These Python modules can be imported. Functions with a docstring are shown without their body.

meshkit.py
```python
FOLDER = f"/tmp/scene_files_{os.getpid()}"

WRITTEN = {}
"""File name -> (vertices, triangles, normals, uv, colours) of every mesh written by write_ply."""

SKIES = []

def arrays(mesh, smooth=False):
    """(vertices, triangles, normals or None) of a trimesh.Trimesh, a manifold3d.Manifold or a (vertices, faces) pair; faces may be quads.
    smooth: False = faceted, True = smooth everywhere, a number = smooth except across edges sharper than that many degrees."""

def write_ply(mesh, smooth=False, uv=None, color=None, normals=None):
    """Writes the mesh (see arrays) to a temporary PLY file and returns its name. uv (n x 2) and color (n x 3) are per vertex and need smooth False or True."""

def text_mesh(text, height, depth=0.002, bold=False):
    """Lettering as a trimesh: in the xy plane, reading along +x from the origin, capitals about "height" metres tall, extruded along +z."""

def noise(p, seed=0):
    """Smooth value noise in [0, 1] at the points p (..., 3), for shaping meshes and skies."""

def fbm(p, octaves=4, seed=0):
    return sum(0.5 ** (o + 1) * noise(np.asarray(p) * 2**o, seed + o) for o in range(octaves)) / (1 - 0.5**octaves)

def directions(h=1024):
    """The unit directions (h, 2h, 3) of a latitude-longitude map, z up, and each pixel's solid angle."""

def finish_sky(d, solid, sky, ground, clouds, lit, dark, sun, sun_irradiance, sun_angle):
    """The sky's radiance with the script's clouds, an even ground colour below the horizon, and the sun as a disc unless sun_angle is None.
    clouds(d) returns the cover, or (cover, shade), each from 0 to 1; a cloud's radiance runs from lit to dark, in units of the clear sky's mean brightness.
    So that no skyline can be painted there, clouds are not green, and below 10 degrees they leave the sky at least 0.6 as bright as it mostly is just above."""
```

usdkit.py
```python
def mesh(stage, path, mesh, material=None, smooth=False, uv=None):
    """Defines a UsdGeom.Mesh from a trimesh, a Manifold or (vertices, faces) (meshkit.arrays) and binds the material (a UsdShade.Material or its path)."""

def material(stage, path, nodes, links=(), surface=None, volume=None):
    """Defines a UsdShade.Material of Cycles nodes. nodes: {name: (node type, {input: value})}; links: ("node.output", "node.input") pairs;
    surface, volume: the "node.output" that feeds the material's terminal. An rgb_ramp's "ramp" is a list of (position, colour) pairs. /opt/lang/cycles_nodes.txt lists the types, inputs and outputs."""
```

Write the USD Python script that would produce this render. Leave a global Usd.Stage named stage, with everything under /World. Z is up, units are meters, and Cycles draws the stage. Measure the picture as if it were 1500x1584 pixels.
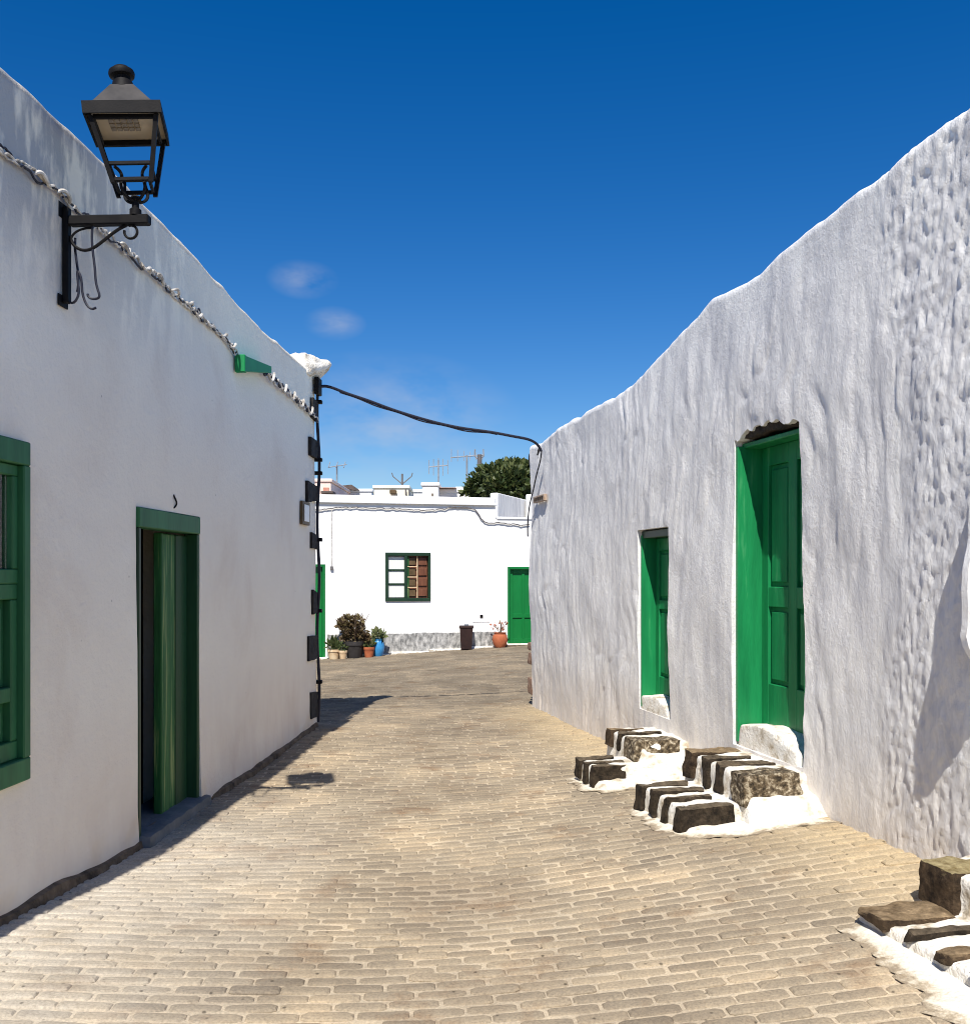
import math, random
import numpy as np
import trimesh, manifold3d, usdkit, meshkit
from scipy.interpolate import RBFInterpolator
from shapely.geometry import Polygon, Point
from pxr import Usd, UsdGeom, UsdLux, UsdShade, Gf, Sdf, Vt

random.seed(7)
rng = np.random.default_rng(7)
stage = Usd.Stage.CreateInMemory()
UsdGeom.SetStageUpAxis(stage, 'Z')
UsdGeom.SetStageMetersPerUnit(stage, 1.0)
UsdGeom.Xform.Define(stage, '/World')

# ------------------------------------------------------------------ camera, sky, sun, exposure
EXPOSURE = 0.42
cam = UsdGeom.Camera.Define(stage, '/World/camera')
cam.CreateHorizontalApertureAttr(36.0)
cam.CreateVerticalApertureAttr(36.0 * 1584 / 1500)
cam.CreateFocalLengthAttr(36.0)
cam.CreateVerticalApertureOffsetAttr(98 / 1500 * 36.0)
cam.CreateClippingRangeAttr(Gf.Vec2f(0.05, 2000))
cam.CreateExposureAttr(EXPOSURE)
_c = UsdGeom.Xformable(cam)
_c.AddTranslateOp().Set(Gf.Vec3d(0, 0, 1.6))
_c.AddRotateXOp().Set(90.0)

SUN = np.array([-.38, -3.1, 4.0]); SUN /= np.linalg.norm(SUN)      # towards the sun
WISPS = {i: np.array([(u - 750) / 1500, 1.0, (890 - v) / 1500]) / math.sqrt(((u - 750) / 1500) ** 2 + 1 + ((890 - v) / 1500) ** 2) for i, (u, v) in {1: (468, 432), 2: (518, 500), 3: (600, 655)}.items()}   # three faint wisps
usdkit.material(stage, '/World/Looks/sky', {
    'sky': ('sky_texture', dict(sky_type='single_scattering', sun_disc=False, sun_elevation=math.asin(SUN[2]), sun_rotation=math.atan2(SUN[0], SUN[1]),
                                air_density=1.0, aerosol_density=0.35, ozone_density=4.0, altitude=300.0)),
    'tone': ('hsv', dict(hue=0.509, saturation=1.40, value=0.95)),
    'tc': ('texture_coordinate', {}),
    **{f'c{i}': ('vector_math', dict(math_type='multiply', vector2=(1.0, 1.0, 1.9))) for i in (1, 2, 3)},
    **{f'd{i}': ('vector_math', dict(math_type='distance', vector2=(d[0], d[1], d[2] * 1.9))) for i, d in WISPS.items()},
    **{f'e{i}': ('map_range', dict(from_min=w, from_max=w * .15, to_max=a, clamp=True)) for i, w, a in ((1, .036, .8), (2, .032, .8), (3, .14, .8))},
    's1': ('math', dict(math_type='add')), 's2': ('math', dict(math_type='add')), 's3': ('math', dict(math_type='multiply', use_clamp=True)),
    'mp': ('mapping', dict(scale=(16.0, 16.0, 34.0), location=(3.35, 1.2, 2.4))),
    'n': ('noise_texture', dict(scale=1.0, detail=6.0, roughness=0.55)),
    'r': ('map_range', dict(from_min=.36, from_max=.64, to_max=.42, clamp=True)),
    'm': ('mix', dict(color2=(4.9, 5.1, 5.6))),
    'bg': ('background_shader', dict(strength=0.091)),
}, [('sky.color', 'tone.color'), ('tc.generated', 'mp.vector'), ('mp.vector', 'n.vector'), ('n.fac', 'r.value'), ('r.result', 's3.value1'), ('s2.value', 's3.value2'), ('s3.value', 'm.fac'),
    *[x for i in (1, 2, 3) for x in (('tc.generated', f'c{i}.vector1'), (f'c{i}.vector', f'd{i}.vector1'), (f'd{i}.value', f'e{i}.value'))],
    ('e1.result', 's1.value1'), ('e2.result', 's1.value2'), ('s1.value', 's2.value1'), ('e3.result', 's2.value2'), ('tone.color', 'm.color1'),
    ('m.color', 'bg.color')], surface='bg.background')
dome = UsdLux.DomeLight.Define(stage, '/World/sky')
UsdShade.MaterialBindingAPI.Apply(dome.GetPrim()).Bind(UsdShade.Material.Get(stage, '/World/Looks/sky'))
sun = UsdLux.DistantLight.Define(stage, '/World/sun')
sun.CreateIntensityAttr(1.25); sun.CreateAngleAttr(0.5); sun.CreateColorAttr(Gf.Vec3f(1.0, 0.955, 0.88))
sun.GetPrim().CreateAttribute('inputs:normalize', Sdf.ValueTypeNames.Bool).Set(True)
_q = Gf.Rotation(Gf.Vec3d(0, 0, -1), Gf.Vec3d(*(-SUN))).GetQuat()
UsdGeom.Xformable(sun).AddOrientOp(UsdGeom.XformOp.PrecisionDouble).Set(Gf.Quatd(_q.GetReal(), *_q.GetImaginary()))

# ------------------------------------------------------------------ materials
def mat(name, nodes, links, surface='p.BSDF'):
    return usdkit.material(stage, '/World/Looks/' + name, nodes, links, surface=surface)

def mottled(name, a, b, scale=6.0, rough=0.7, bump=0.0, bump_scale=60.0, detail=5.0, stretch=(1, 1, 1), spec=0.3, ramp=(0.3, 0.7), c=None, metallic=0.0):
    """A surface whose colour wanders between a and b, with fine relief."""
    stops = [(ramp[0], a), (ramp[1], b)] if c is None else [(ramp[0], a), (ramp[1], b), (ramp[1] + .12, c)]
    nodes = {'g': ('geometry', {}), 'mp': ('mapping', dict(scale=stretch)), 'n': ('noise_texture', dict(scale=scale, detail=detail, roughness=0.6)),
             'r': ('rgb_ramp', dict(ramp=stops)), 'p': ('principled_bsdf', dict(roughness=rough, specular_ior_level=spec, metallic=metallic))}
    links = [('g.position', 'mp.vector'), ('mp.vector', 'n.vector'), ('n.fac', 'r.fac'), ('r.color', 'p.base_color')]
    if bump:
        nodes['n2'] = ('noise_texture', dict(scale=bump_scale, detail=4.0, roughness=0.6))
        nodes['b'] = ('bump', dict(strength=1.0, distance=bump))
        links += [('mp.vector', 'n2.vector'), ('n2.fac', 'b.height'), ('b.normal', 'p.normal')]
    return mat(name, nodes, links)

M = {}
# street wall of the left house: limewash, streaky and weathered along the top
M['plaster_left'] = mat('plaster_left', {
    'g': ('geometry', {}), 's': ('separate_xyz', {}),
    'mp': ('mapping', dict(scale=(1, 3.2, 1.1))), 'n': ('noise_texture', dict(scale=1.6, detail=6.0, roughness=0.62)),
    'big': ('noise_texture', dict(scale=0.9, detail=7.0, roughness=.6, distortion=.4)),
    'vo': ('voronoi_texture', dict(scale=3.2, randomness=1.0)), 'vr': ('map_range', dict(from_min=.012, from_max=.03, to_min=.55, to_max=0.0, clamp=True)), 'spot': ('mix', dict(color2=(.22, .19, .16))),
    'zm': ('map_range', dict(from_min=2.9, from_max=3.6, clamp=True)), 'ym': ('map_range', dict(from_min=7.6, from_max=5.0, clamp=True)),
    'zy': ('math', dict(math_type='multiply')),
    'nr': ('map_range', dict(from_min=0.58, from_max=0.47, clamp=True)), 'w': ('math', dict(math_type='multiply')),
    'base': ('rgb_ramp', dict(ramp=[(.34, (.77, .695, .575)), (.47, (.83, .77, .65)), (.60, (.85, .795, .67)), (.68, (.88, .83, .71))])),
    'aged': ('mix', dict(color2=(.40, .395, .39))),
    'zl': ('map_range', dict(from_min=1.0, from_max=-0.15, clamp=True)), 'zl2': ('math', dict(math_type='multiply')), 'low': ('mix', dict(color2=(.62, .50, .42))),
    'n2': ('noise_texture', dict(scale=26.0, detail=6.0, roughness=0.65)), 'b': ('bump', dict(strength=0.7, distance=0.012)),
    'p': ('principled_bsdf', dict(roughness=0.88, specular_ior_level=0.15))},
    [('g.position', 's.vector'), ('g.position', 'mp.vector'), ('mp.vector', 'n.vector'), ('g.position', 'big.vector'), ('s.z', 'zm.value'), ('s.y', 'ym.value'),
     ('zm.result', 'zy.value1'), ('ym.result', 'zy.value2'), ('n.fac', 'nr.value'), ('nr.result', 'w.value1'), ('zy.value', 'w.value2'), ('big.fac', 'base.fac'),
     ('base.color', 'aged.color1'), ('w.value', 'aged.fac'), ('s.z', 'zl.value'), ('zl.result', 'zl2.value1'), ('n.fac', 'zl2.value2'), ('zl2.value', 'low.fac'),
     ('aged.color', 'low.color1'), ('g.position', 'vo.vector'), ('vo.distance', 'vr.value'), ('vr.result', 'spot.fac'), ('low.color', 'spot.color1'), ('spot.color', 'p.base_color'), ('g.position', 'n2.vector'), ('n2.fac', 'b.height'), ('b.normal', 'p.normal')])
# street wall of the right house: thick hand-thrown limewash with vertical drips
M['plaster_right'] = mat('plaster_right', {
    'g': ('geometry', {}), 's': ('separate_xyz', {}),
    'mp': ('mapping', dict(scale=(4.0, 4.0, 0.8))), 'n': ('noise_texture', dict(scale=1.7, detail=8.0, roughness=0.68, distortion=.5)),
    'r': ('rgb_ramp', dict(ramp=[(.28, (.50, .50, .52)), (.42, (.66, .655, .655)), (.55, (.79, .78, .76)), (.70, (.85, .84, .80))])),
    'zl': ('map_range', dict(from_min=0.75, from_max=0.05, clamp=True)), 'zl2': ('math', dict(math_type='multiply')), 'low': ('mix', dict(color2=(.70, .59, .47))),
    'mp2': ('mapping', dict(scale=(1.0, 1.0, 0.7))), 'n2': ('noise_texture', dict(scale=38.0, detail=8.0, roughness=0.72)), 'b': ('bump', dict(strength=0.6, distance=0.020)),
    'p': ('principled_bsdf', dict(roughness=0.85, specular_ior_level=0.2))},
    [('g.position', 's.vector'), ('g.position', 'mp.vector'), ('mp.vector', 'n.vector'), ('n.fac', 'r.fac'), ('s.z', 'zl.value'), ('zl.result', 'zl2.value1'), ('n.fac', 'zl2.value2'),
     ('zl2.value', 'low.fac'), ('r.color', 'low.color1'), ('low.color', 'p.base_color'), ('g.position', 'mp2.vector'), ('mp2.vector', 'n2.vector'), ('n2.fac', 'b.height'), ('b.normal', 'p.normal')])
M['plaster_far'] = mottled('plaster_far', (.78, .77, .745), (.83, .82, .80), scale=0.9, rough=0.85, bump=.006, bump_scale=20, spec=.15)
M['limewash'] = mottled('limewash', (.42, .35, .25), (.74, .69, .60), scale=9.0, rough=0.88, bump=.016, bump_scale=45, detail=8, ramp=(.33, .47), c=(.80, .77, .70))
M['splash'] = mat('splash', {'g': ('geometry', {}), 'at': ('attribute', dict(attribute='tone')), 'n': ('noise_texture', dict(scale=17.0, detail=8.0, roughness=.68)),
    'ad': ('math', dict(math_type='multiply_add', value2=.62)), 'r': ('rgb_ramp', dict(ramp=[(.50, (.27, .215, .15)), (.60, (.42, .35, .25)), (.72, (.64, .575, .46)), (.95, (.76, .71, .61))])),
    'n2': ('noise_texture', dict(scale=60.0, detail=4.0)), 'b': ('bump', dict(strength=.8, distance=.010)), 'p': ('principled_bsdf', dict(roughness=.92, specular_ior_level=.15))},
    [('g.position', 'n.vector'), ('at.fac', 'ad.value1'), ('n.fac', 'ad.value3'), ('ad.value', 'r.fac'), ('r.color', 'p.base_color'), ('g.position', 'n2.vector'), ('n2.fac', 'b.height'), ('b.normal', 'p.normal')])
M['wire_white'] = mottled('wire_white', (.30, .27, .23), (.66, .63, .58), scale=22.0, rough=0.7, ramp=(.40, .60))
M['pink_wall'] = mottled('pink_wall', (.72, .50, .42), (.80, .66, .58), scale=1.2, rough=0.85)
M['cream_wall'] = mottled('cream_wall', (.74, .70, .56), (.80, .77, .66), scale=1.2, rough=0.85)
M['green_right'] = mottled('green_right', (.004, .145, .045), (.008, .22, .068), scale=6.0, rough=0.48, bump=.002, bump_scale=45, detail=8, stretch=(2, 2, .25), spec=.35, ramp=(.30, .60), c=(.06, .30, .12))
M['green_left'] = mottled('green_left', (.012, .085, .030), (.026, .145, .052), scale=9.0, rough=0.6, bump=.0015, bump_scale=50, stretch=(1, 1, .2), spec=.4)
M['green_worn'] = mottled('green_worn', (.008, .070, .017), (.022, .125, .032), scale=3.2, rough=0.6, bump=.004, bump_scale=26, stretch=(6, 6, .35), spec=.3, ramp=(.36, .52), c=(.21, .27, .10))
M['green_shaded'] = mottled('green_shaded', (.006, .040, .014), (.012, .065, .024), scale=5.0, rough=0.5, bump=.002, bump_scale=40, stretch=(4, 4, .3))  # darker green that carries the shade of the door recess
M['green_bright'] = mottled('green_bright', (.004, .13, .028), (.006, .18, .040), scale=3.0, rough=0.42, bump=.001, bump_scale=40, stretch=(1, 1, .3))
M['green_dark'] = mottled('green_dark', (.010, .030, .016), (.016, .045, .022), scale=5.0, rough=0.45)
M['green_box'] = mottled('green_box', (.004, .17, .05), (.008, .23, .07), scale=5.0, rough=0.5)
M['iron'] = mottled('iron', (.005, .005, .006), (.012, .011, .011), scale=14.0, rough=0.6, bump=.0008, bump_scale=120, spec=.12)
M['hood_metal'] = mottled('hood_metal', (.028, .026, .026), (.060, .055, .052), scale=9.0, rough=0.65, spec=.25)
M['panel_beige'] = mottled('panel_beige', (.50, .42, .30), (.58, .50, .38), scale=8.0, rough=0.5)
M['led'] = mottled('led', (.20, .16, .11), (.28, .23, .16), scale=30.0, rough=0.3)
M['cable_dark'] = mottled('cable_dark', (.010, .011, .022), (.022, .022, .034), scale=12.0, rough=0.5)
M['basalt_lichen'] = mottled('basalt_lichen', (.035, .026, .016), (.15, .11, .065), scale=30.0, rough=0.95, bump=.022, bump_scale=70, detail=9, ramp=(.38, .52), c=(.50, .43, .31))
M['quoin'] = mottled('quoin', (.012, .011, .011), (.035, .031, .028), scale=14.0, rough=0.9, bump=.01, bump_scale=40)
M['red_stone'] = mottled('red_stone', (.16, .085, .055), (.36, .24, .17), scale=20.0, rough=0.95, bump=.012, bump_scale=50)
M['footing'] = mottled('footing', (.045, .036, .028), (.22, .165, .115), scale=9.0, rough=0.95, bump=.02, bump_scale=35)
M['slate'] = mottled('slate', (.10, .115, .13), (.18, .19, .20), scale=7.0, rough=0.75, bump=.006, bump_scale=40)
M['granite'] = mottled('granite', (.16, .16, .155), (.46, .45, .43), scale=13.0, rough=0.9, bump=.02, bump_scale=20, stretch=(1, 1, .6), ramp=(.36, .62), c=(.70, .68, .64))
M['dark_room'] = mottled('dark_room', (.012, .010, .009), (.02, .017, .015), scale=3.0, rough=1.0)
M['curtain'] = mottled('curtain', (.66, .68, .64), (.76, .78, .72), scale=6.0, rough=0.9, stretch=(8, 8, .5))
M['reflected_red'] = mottled('reflected_red', (.095, .034, .018), (.19, .075, .040), scale=6.0, rough=0.5, stretch=(5, 5, .5))  # red-brown of the reflection painted in the far window
M['brown_wood'] = mottled('brown_wood', (.07, .045, .018), (.14, .09, .045), scale=6.0, rough=0.55)
M['dark_timber'] = mottled('dark_timber', (.012, .010, .008), (.050, .036, .026), scale=12.0, rough=0.95, bump=.02, bump_scale=25)
M['terracotta'] = mottled('terracotta', (.32, .085, .035), (.46, .14, .06), scale=9.0, rough=0.75)
M['clay_pale'] = mottled('clay_pale', (.50, .33, .18), (.70, .55, .36), scale=9.0, rough=0.8)
M['pot_dark'] = mottled('pot_dark', (.022, .020, .020), (.045, .04, .038), scale=9.0, rough=0.5)
M['pot_blue'] = mottled('pot_blue', (.03, .20, .46), (.06, .30, .58), scale=9.0, rough=0.35)
M['bin_brown'] = mottled('bin_brown', (.020, .010, .009), (.038, .018, .015), scale=6.0, rough=0.5)
M['soil'] = mottled('soil', (.03, .02, .012), (.07, .05, .03), scale=30.0, rough=1.0)
M['tile_plate'] = mottled('tile_plate', (.62, .60, .58), (.70, .68, .66), scale=20.0, rough=0.3)
M['sign_brown'] = mottled('sign_brown', (.30, .20, .13), (.48, .38, .30), scale=26.0, rough=0.8)
M['aluminium'] = mottled('aluminium', (.18, .19, .21), (.30, .31, .33), scale=9.0, rough=0.5)
M['mast_grey'] = mottled('mast_grey', (.10, .09, .09), (.16, .15, .15), scale=9.0, rough=0.6)
M['bark'] = mottled('bark', (.10, .065, .04), (.20, .14, .09), scale=12.0, rough=0.95, bump=.02, bump_scale=20, stretch=(1, 1, .3))
M['roof_slab'] = mottled('roof_slab', (.46, .42, .37), (.58, .54, .48), scale=1.5, rough=0.9)
M['tile_roof'] = mottled('tile_roof', (.06, .05, .045), (.12, .09, .08), scale=5.0, rough=0.8)
M['red_tile'] = mottled('red_tile', (.42, .16, .10), (.60, .30, .22), scale=5.0, rough=0.8)
M['earth'] = mottled('earth', (.22, .16, .10), (.34, .26, .17), scale=0.25, rough=1.0, bump=.03, bump_scale=2)

def leaf_mat(name, a, b, c):
    return mat(name, {'at': ('attribute', dict(attribute='tone')), 'r': ('rgb_ramp', dict(ramp=[(0., a), (.5, b), (1., c)])),
                      'p': ('principled_bsdf', dict(roughness=.5, specular_ior_level=.35)), 't': ('translucent_bsdf', {}), 'm': ('mix_closure', dict(fac=.25))},
               [('at.fac', 'r.fac'), ('r.color', 'p.base_color'), ('r.color', 't.color'), ('p.BSDF', 'm.closure1'), ('t.BSDF', 'm.closure2')], 'm.closure')
M['leaf_tree'] = leaf_mat('leaf_tree', (.016, .030, .010), (.055, .080, .022), (.14, .155, .05))
M['leaf_shrub'] = leaf_mat('leaf_shrub', (.07, .045, .03), (.15, .105, .055), (.24, .20, .09))
M['leaf_green'] = leaf_mat('leaf_green', (.05, .08, .03), (.11, .14, .05), (.20, .20, .09))
M['leaf_red'] = leaf_mat('leaf_red', (.30, .07, .04), (.42, .15, .09), (.30, .26, .12))
# window panes: sunlight passes
M['glass'] = mat('glass', {'f': ('fresnel', dict(IOR=1.5)), 't': ('transparent_bsdf', dict(color=(.93, .96, .95))), 'g': ('glossy_bsdf', dict(roughness=.02, color=(1, 1, 1))), 'm': ('mix_closure', {})},
                 [('f.fac', 'm.fac'), ('t.BSDF', 'm.closure1'), ('g.BSDF', 'm.closure2')], 'm.closure')
# pavers: each has its own tone; dust and lime stains have shapes of their own
def paver_mat(name, joint):
    ramp = [(0., (.215, .176, .128)), (.35, (.268, .220, .158)), (.7, (.305, .250, .178)), (1., (.365, .295, .205))]
    nodes = {'g': ('geometry', {}), 's': ('separate_xyz', {}), 'at': ('attribute', dict(attribute='tone')), 'r': ('rgb_ramp', dict(ramp=ramp)),
        'n': ('noise_texture', dict(scale=1.1, detail=5.0, roughness=.6)), 'nr': ('rgb_ramp', dict(ramp=[(.34, (.80, .78, .77)), (.5, (1, 1, 1)), (.66, (1.30, 1.26, 1.2))])),
        'mul': ('mix', dict(mix_type='multiply', fac=1.0)),
        # rusty stain blotches
        'nst': ('noise_texture', dict(scale=1.9, detail=6.0, roughness=.7)), 'str': ('map_range', dict(from_min=.55, from_max=.70, to_max=.75, clamp=True)), 'st': ('mix', dict(color2=(.20, .125, .072))),
        # ochre dust swept against the right wall
        'xa': ('math', dict(math_type='multiply_add', value2=.21, value3=-3.20)), 'xd': ('math', dict(math_type='add')), 'dr0': ('map_range', dict(from_min=-0.85, from_max=0.0, clamp=True)), 'dy': ('map_range', dict(from_min=13.0, from_max=11.8, clamp=True)), 'dr': ('math', dict(math_type='multiply')),
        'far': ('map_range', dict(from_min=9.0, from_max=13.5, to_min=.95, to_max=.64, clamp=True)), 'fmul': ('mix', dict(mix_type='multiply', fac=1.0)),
        'nd': ('noise_texture', dict(scale=4.0, detail=6.0, roughness=.65)), 'dm': ('math', dict(math_type='multiply', use_clamp=True)), 'dm2': ('math', dict(math_type='multiply', value2=1.35, use_clamp=True)),
        'dust': ('mix', dict(color2=(.50, .39, .235))),
        # lime-white film by the left wall
        'la': ('math', dict(math_type='multiply_add', value2=-.052, value3=2.47)), 'ld': ('math', dict(math_type='add')), 'lr': ('map_range', dict(from_min=1.5, from_max=0.1, to_max=1.25, clamp=True)),
        'ly': ('map_range', dict(from_min=7.8, from_max=5.6, clamp=True)), 'lm': ('math', dict(math_type='multiply')), 'ln': ('math', dict(math_type='multiply', use_clamp=True)), 'lime': ('mix', dict(color2=(.60, .55, .47))),
        'nf': ('noise_texture', dict(scale=90.0, detail=5.0, roughness=.7)), 'fr': ('rgb_ramp', dict(ramp=[(.3, (.66, .64, .62)), (.5, (1, 1, 1)), (.72, (1.35, 1.32, 1.25))])), 'mf': ('mix', dict(mix_type='multiply', fac=.9)),
        'vo': ('voronoi_texture', dict(scale=11.0)), 'vr': ('map_range', dict(from_min=.06, from_max=.11, to_min=.38, to_max=1.0, clamp=True)), 'vm': ('mix', dict(mix_type='multiply', fac=1.0)),
        'b': ('bump', dict(strength=.8, distance=.006)), 'p': ('principled_bsdf', dict(roughness=.85, specular_ior_level=.2))}
    links = [('g.position', 's.vector'), ('g.position', 'n.vector'), ('n.fac', 'nr.fac'), ('nr.color', 'mul.color2'), ('mul.color', 'st.color1'),
        ('g.position', 'nst.vector'), ('nst.fac', 'str.value'), ('str.result', 'st.fac'),
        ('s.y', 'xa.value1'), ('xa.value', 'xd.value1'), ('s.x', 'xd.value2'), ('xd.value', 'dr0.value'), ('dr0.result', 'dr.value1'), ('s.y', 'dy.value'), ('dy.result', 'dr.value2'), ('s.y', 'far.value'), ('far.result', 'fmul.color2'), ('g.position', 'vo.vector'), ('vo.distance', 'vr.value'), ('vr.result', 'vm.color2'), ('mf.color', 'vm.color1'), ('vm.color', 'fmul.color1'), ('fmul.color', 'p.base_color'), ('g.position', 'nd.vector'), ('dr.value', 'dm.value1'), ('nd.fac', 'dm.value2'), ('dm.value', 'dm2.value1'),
        ('dm2.value', 'dust.fac'), ('st.color', 'dust.color1'),
        ('s.y', 'la.value1'), ('la.value', 'ld.value1'), ('s.x', 'ld.value2'), ('ld.value', 'lr.value'), ('s.y', 'ly.value'), ('lr.result', 'lm.value1'), ('ly.result', 'lm.value2'), ('lm.value', 'ln.value1'), ('nd.fac', 'ln.value2'),
        ('ln.value', 'lime.fac'), ('dust.color', 'lime.color1'), ('g.position', 'nf.vector'), ('nf.fac', 'fr.fac'), ('fr.color', 'mf.color2'), ('lime.color', 'mf.color1'),
        ('nf.fac', 'b.height'), ('b.normal', 'p.normal')]
    if joint:
        nodes['jc'] = ('color', dict(value=(.475, .395, .285)))
        links.append(('jc.color', 'mul.color1'))
    else:
        links += [('at.fac', 'r.fac'), ('r.color', 'mul.color1')]
    return mat(name, nodes, links)
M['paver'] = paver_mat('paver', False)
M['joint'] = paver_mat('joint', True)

def two_tone_stone(name, side_a, side_b, top_a, top_b, scale):
    """Rough lava stone, darker on its sides, lighter on its upward faces."""
    return mat(name, {'g': ('geometry', {}), 'sn': ('separate_xyz', {}), 'n': ('noise_texture', dict(scale=scale, detail=9.0, roughness=.68)),
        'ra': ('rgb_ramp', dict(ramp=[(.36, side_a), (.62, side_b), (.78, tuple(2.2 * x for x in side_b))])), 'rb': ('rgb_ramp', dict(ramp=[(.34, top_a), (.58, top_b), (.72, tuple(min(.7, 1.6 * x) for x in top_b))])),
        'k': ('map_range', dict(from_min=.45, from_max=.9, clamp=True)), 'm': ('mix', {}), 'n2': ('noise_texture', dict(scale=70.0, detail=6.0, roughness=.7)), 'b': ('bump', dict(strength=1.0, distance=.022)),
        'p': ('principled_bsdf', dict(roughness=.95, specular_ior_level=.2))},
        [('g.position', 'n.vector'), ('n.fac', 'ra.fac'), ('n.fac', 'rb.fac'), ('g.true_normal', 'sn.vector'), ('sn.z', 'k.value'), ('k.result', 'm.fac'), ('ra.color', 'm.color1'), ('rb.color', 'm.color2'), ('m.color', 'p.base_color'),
         ('g.position', 'n2.vector'), ('n2.fac', 'b.height'), ('b.normal', 'p.normal')])
M['basalt'] = two_tone_stone('basalt', (.013, .010, .007), (.062, .045, .029), (.050, .038, .025), (.17, .130, .085), 22)
M['basalt_brown'] = two_tone_stone('basalt_brown', (.022, .014, .009), (.10, .066, .038), (.12, .080, .042), (.33, .235, .135), 17)
M['basalt_ochre'] = two_tone_stone('basalt_ochre', (.018, .012, .008), (.10, .066, .038), (.17, .12, .045), (.44, .36, .19), 18)

# ------------------------------------------------------------------ scene-graph helpers
used = {}
def numbered(parent, name):
    k = used.get((parent, name), 0); used[(parent, name)] = k + 1
    return f'{parent}/{name}' if k == 0 else f'{parent}/{name}_{k:03d}'

def tag(p, label=None, cat=None, group=None, kind=None):
    p = p.GetPrim() if hasattr(p, 'GetPrim') else p
    for k, v in (('label', label), ('category', cat), ('group', group), ('kind', kind)):
        if v: p.SetCustomDataByKey(k, v)
    return p

def thing(name, label=None, cat=None, loc=(0, 0, 0), rz=0, group=None, kind=None):
    x = UsdGeom.Xform.Define(stage, numbered('/World', name))
    x.AddTranslateOp().Set(Gf.Vec3d(*map(float, loc))); x.AddRotateZOp().Set(math.degrees(rz))
    p = tag(x, label, cat, group, kind)
    ORIGIN[str(p.GetPath())] = (np.array(loc, float), rz)
    return p
ORIGIN = {}

class MB:
    """Collects shapes, in world coordinates, for one mesh."""
    def __init__(self): self.v, self.f, self.n, self.t = [], [], 0, []
    def add(self, v, f, tone=0.5):
        v = np.asarray(v, float); f = np.asarray(f, int)
        if f.shape[1] == 4: f = np.vstack([f[:, [0, 1, 2]], f[:, [0, 2, 3]]])
        self.v.append(v); self.f.append(f + self.n); self.n += len(v)
        self.t.append(np.broadcast_to(np.asarray(tone, float), (len(v),)))
        return self
    def tm(self, m):
        if hasattr(m, 'to_mesh'):
            q = m.to_mesh(); return self.add(q.vert_properties[:, :3], q.tri_verts)
        return self.add(m.vertices, m.faces)
    def build(self, name, material, parent=None, label=None, smooth=False, tone=False, kind=None):
        base = str(parent.GetPath()) if parent else '/World'
        v, f = np.vstack(self.v), np.vstack(self.f)
        root = '/' + '/'.join(base.split('/')[1:3])
        if root in ORIGIN:
            o, rz = ORIGIN[root]; v = v - o
            if rz:
                c, s = math.cos(-rz), math.sin(-rz); v = np.c_[v[:, 0] * c - v[:, 1] * s, v[:, 0] * s + v[:, 1] * c, v[:, 2]]
        m = usdkit.mesh(stage, numbered(base, name), trimesh.Trimesh(v, f, process=False), M[material], smooth=False if tone else smooth)
        if tone:
            UsdGeom.PrimvarsAPI(m).CreatePrimvar('tone', Sdf.ValueTypeNames.FloatArray, 'vertex').Set(Vt.FloatArray.FromNumpy(np.concatenate(self.t).astype(np.float32)))
        return tag(m, label, kind=kind)

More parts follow.
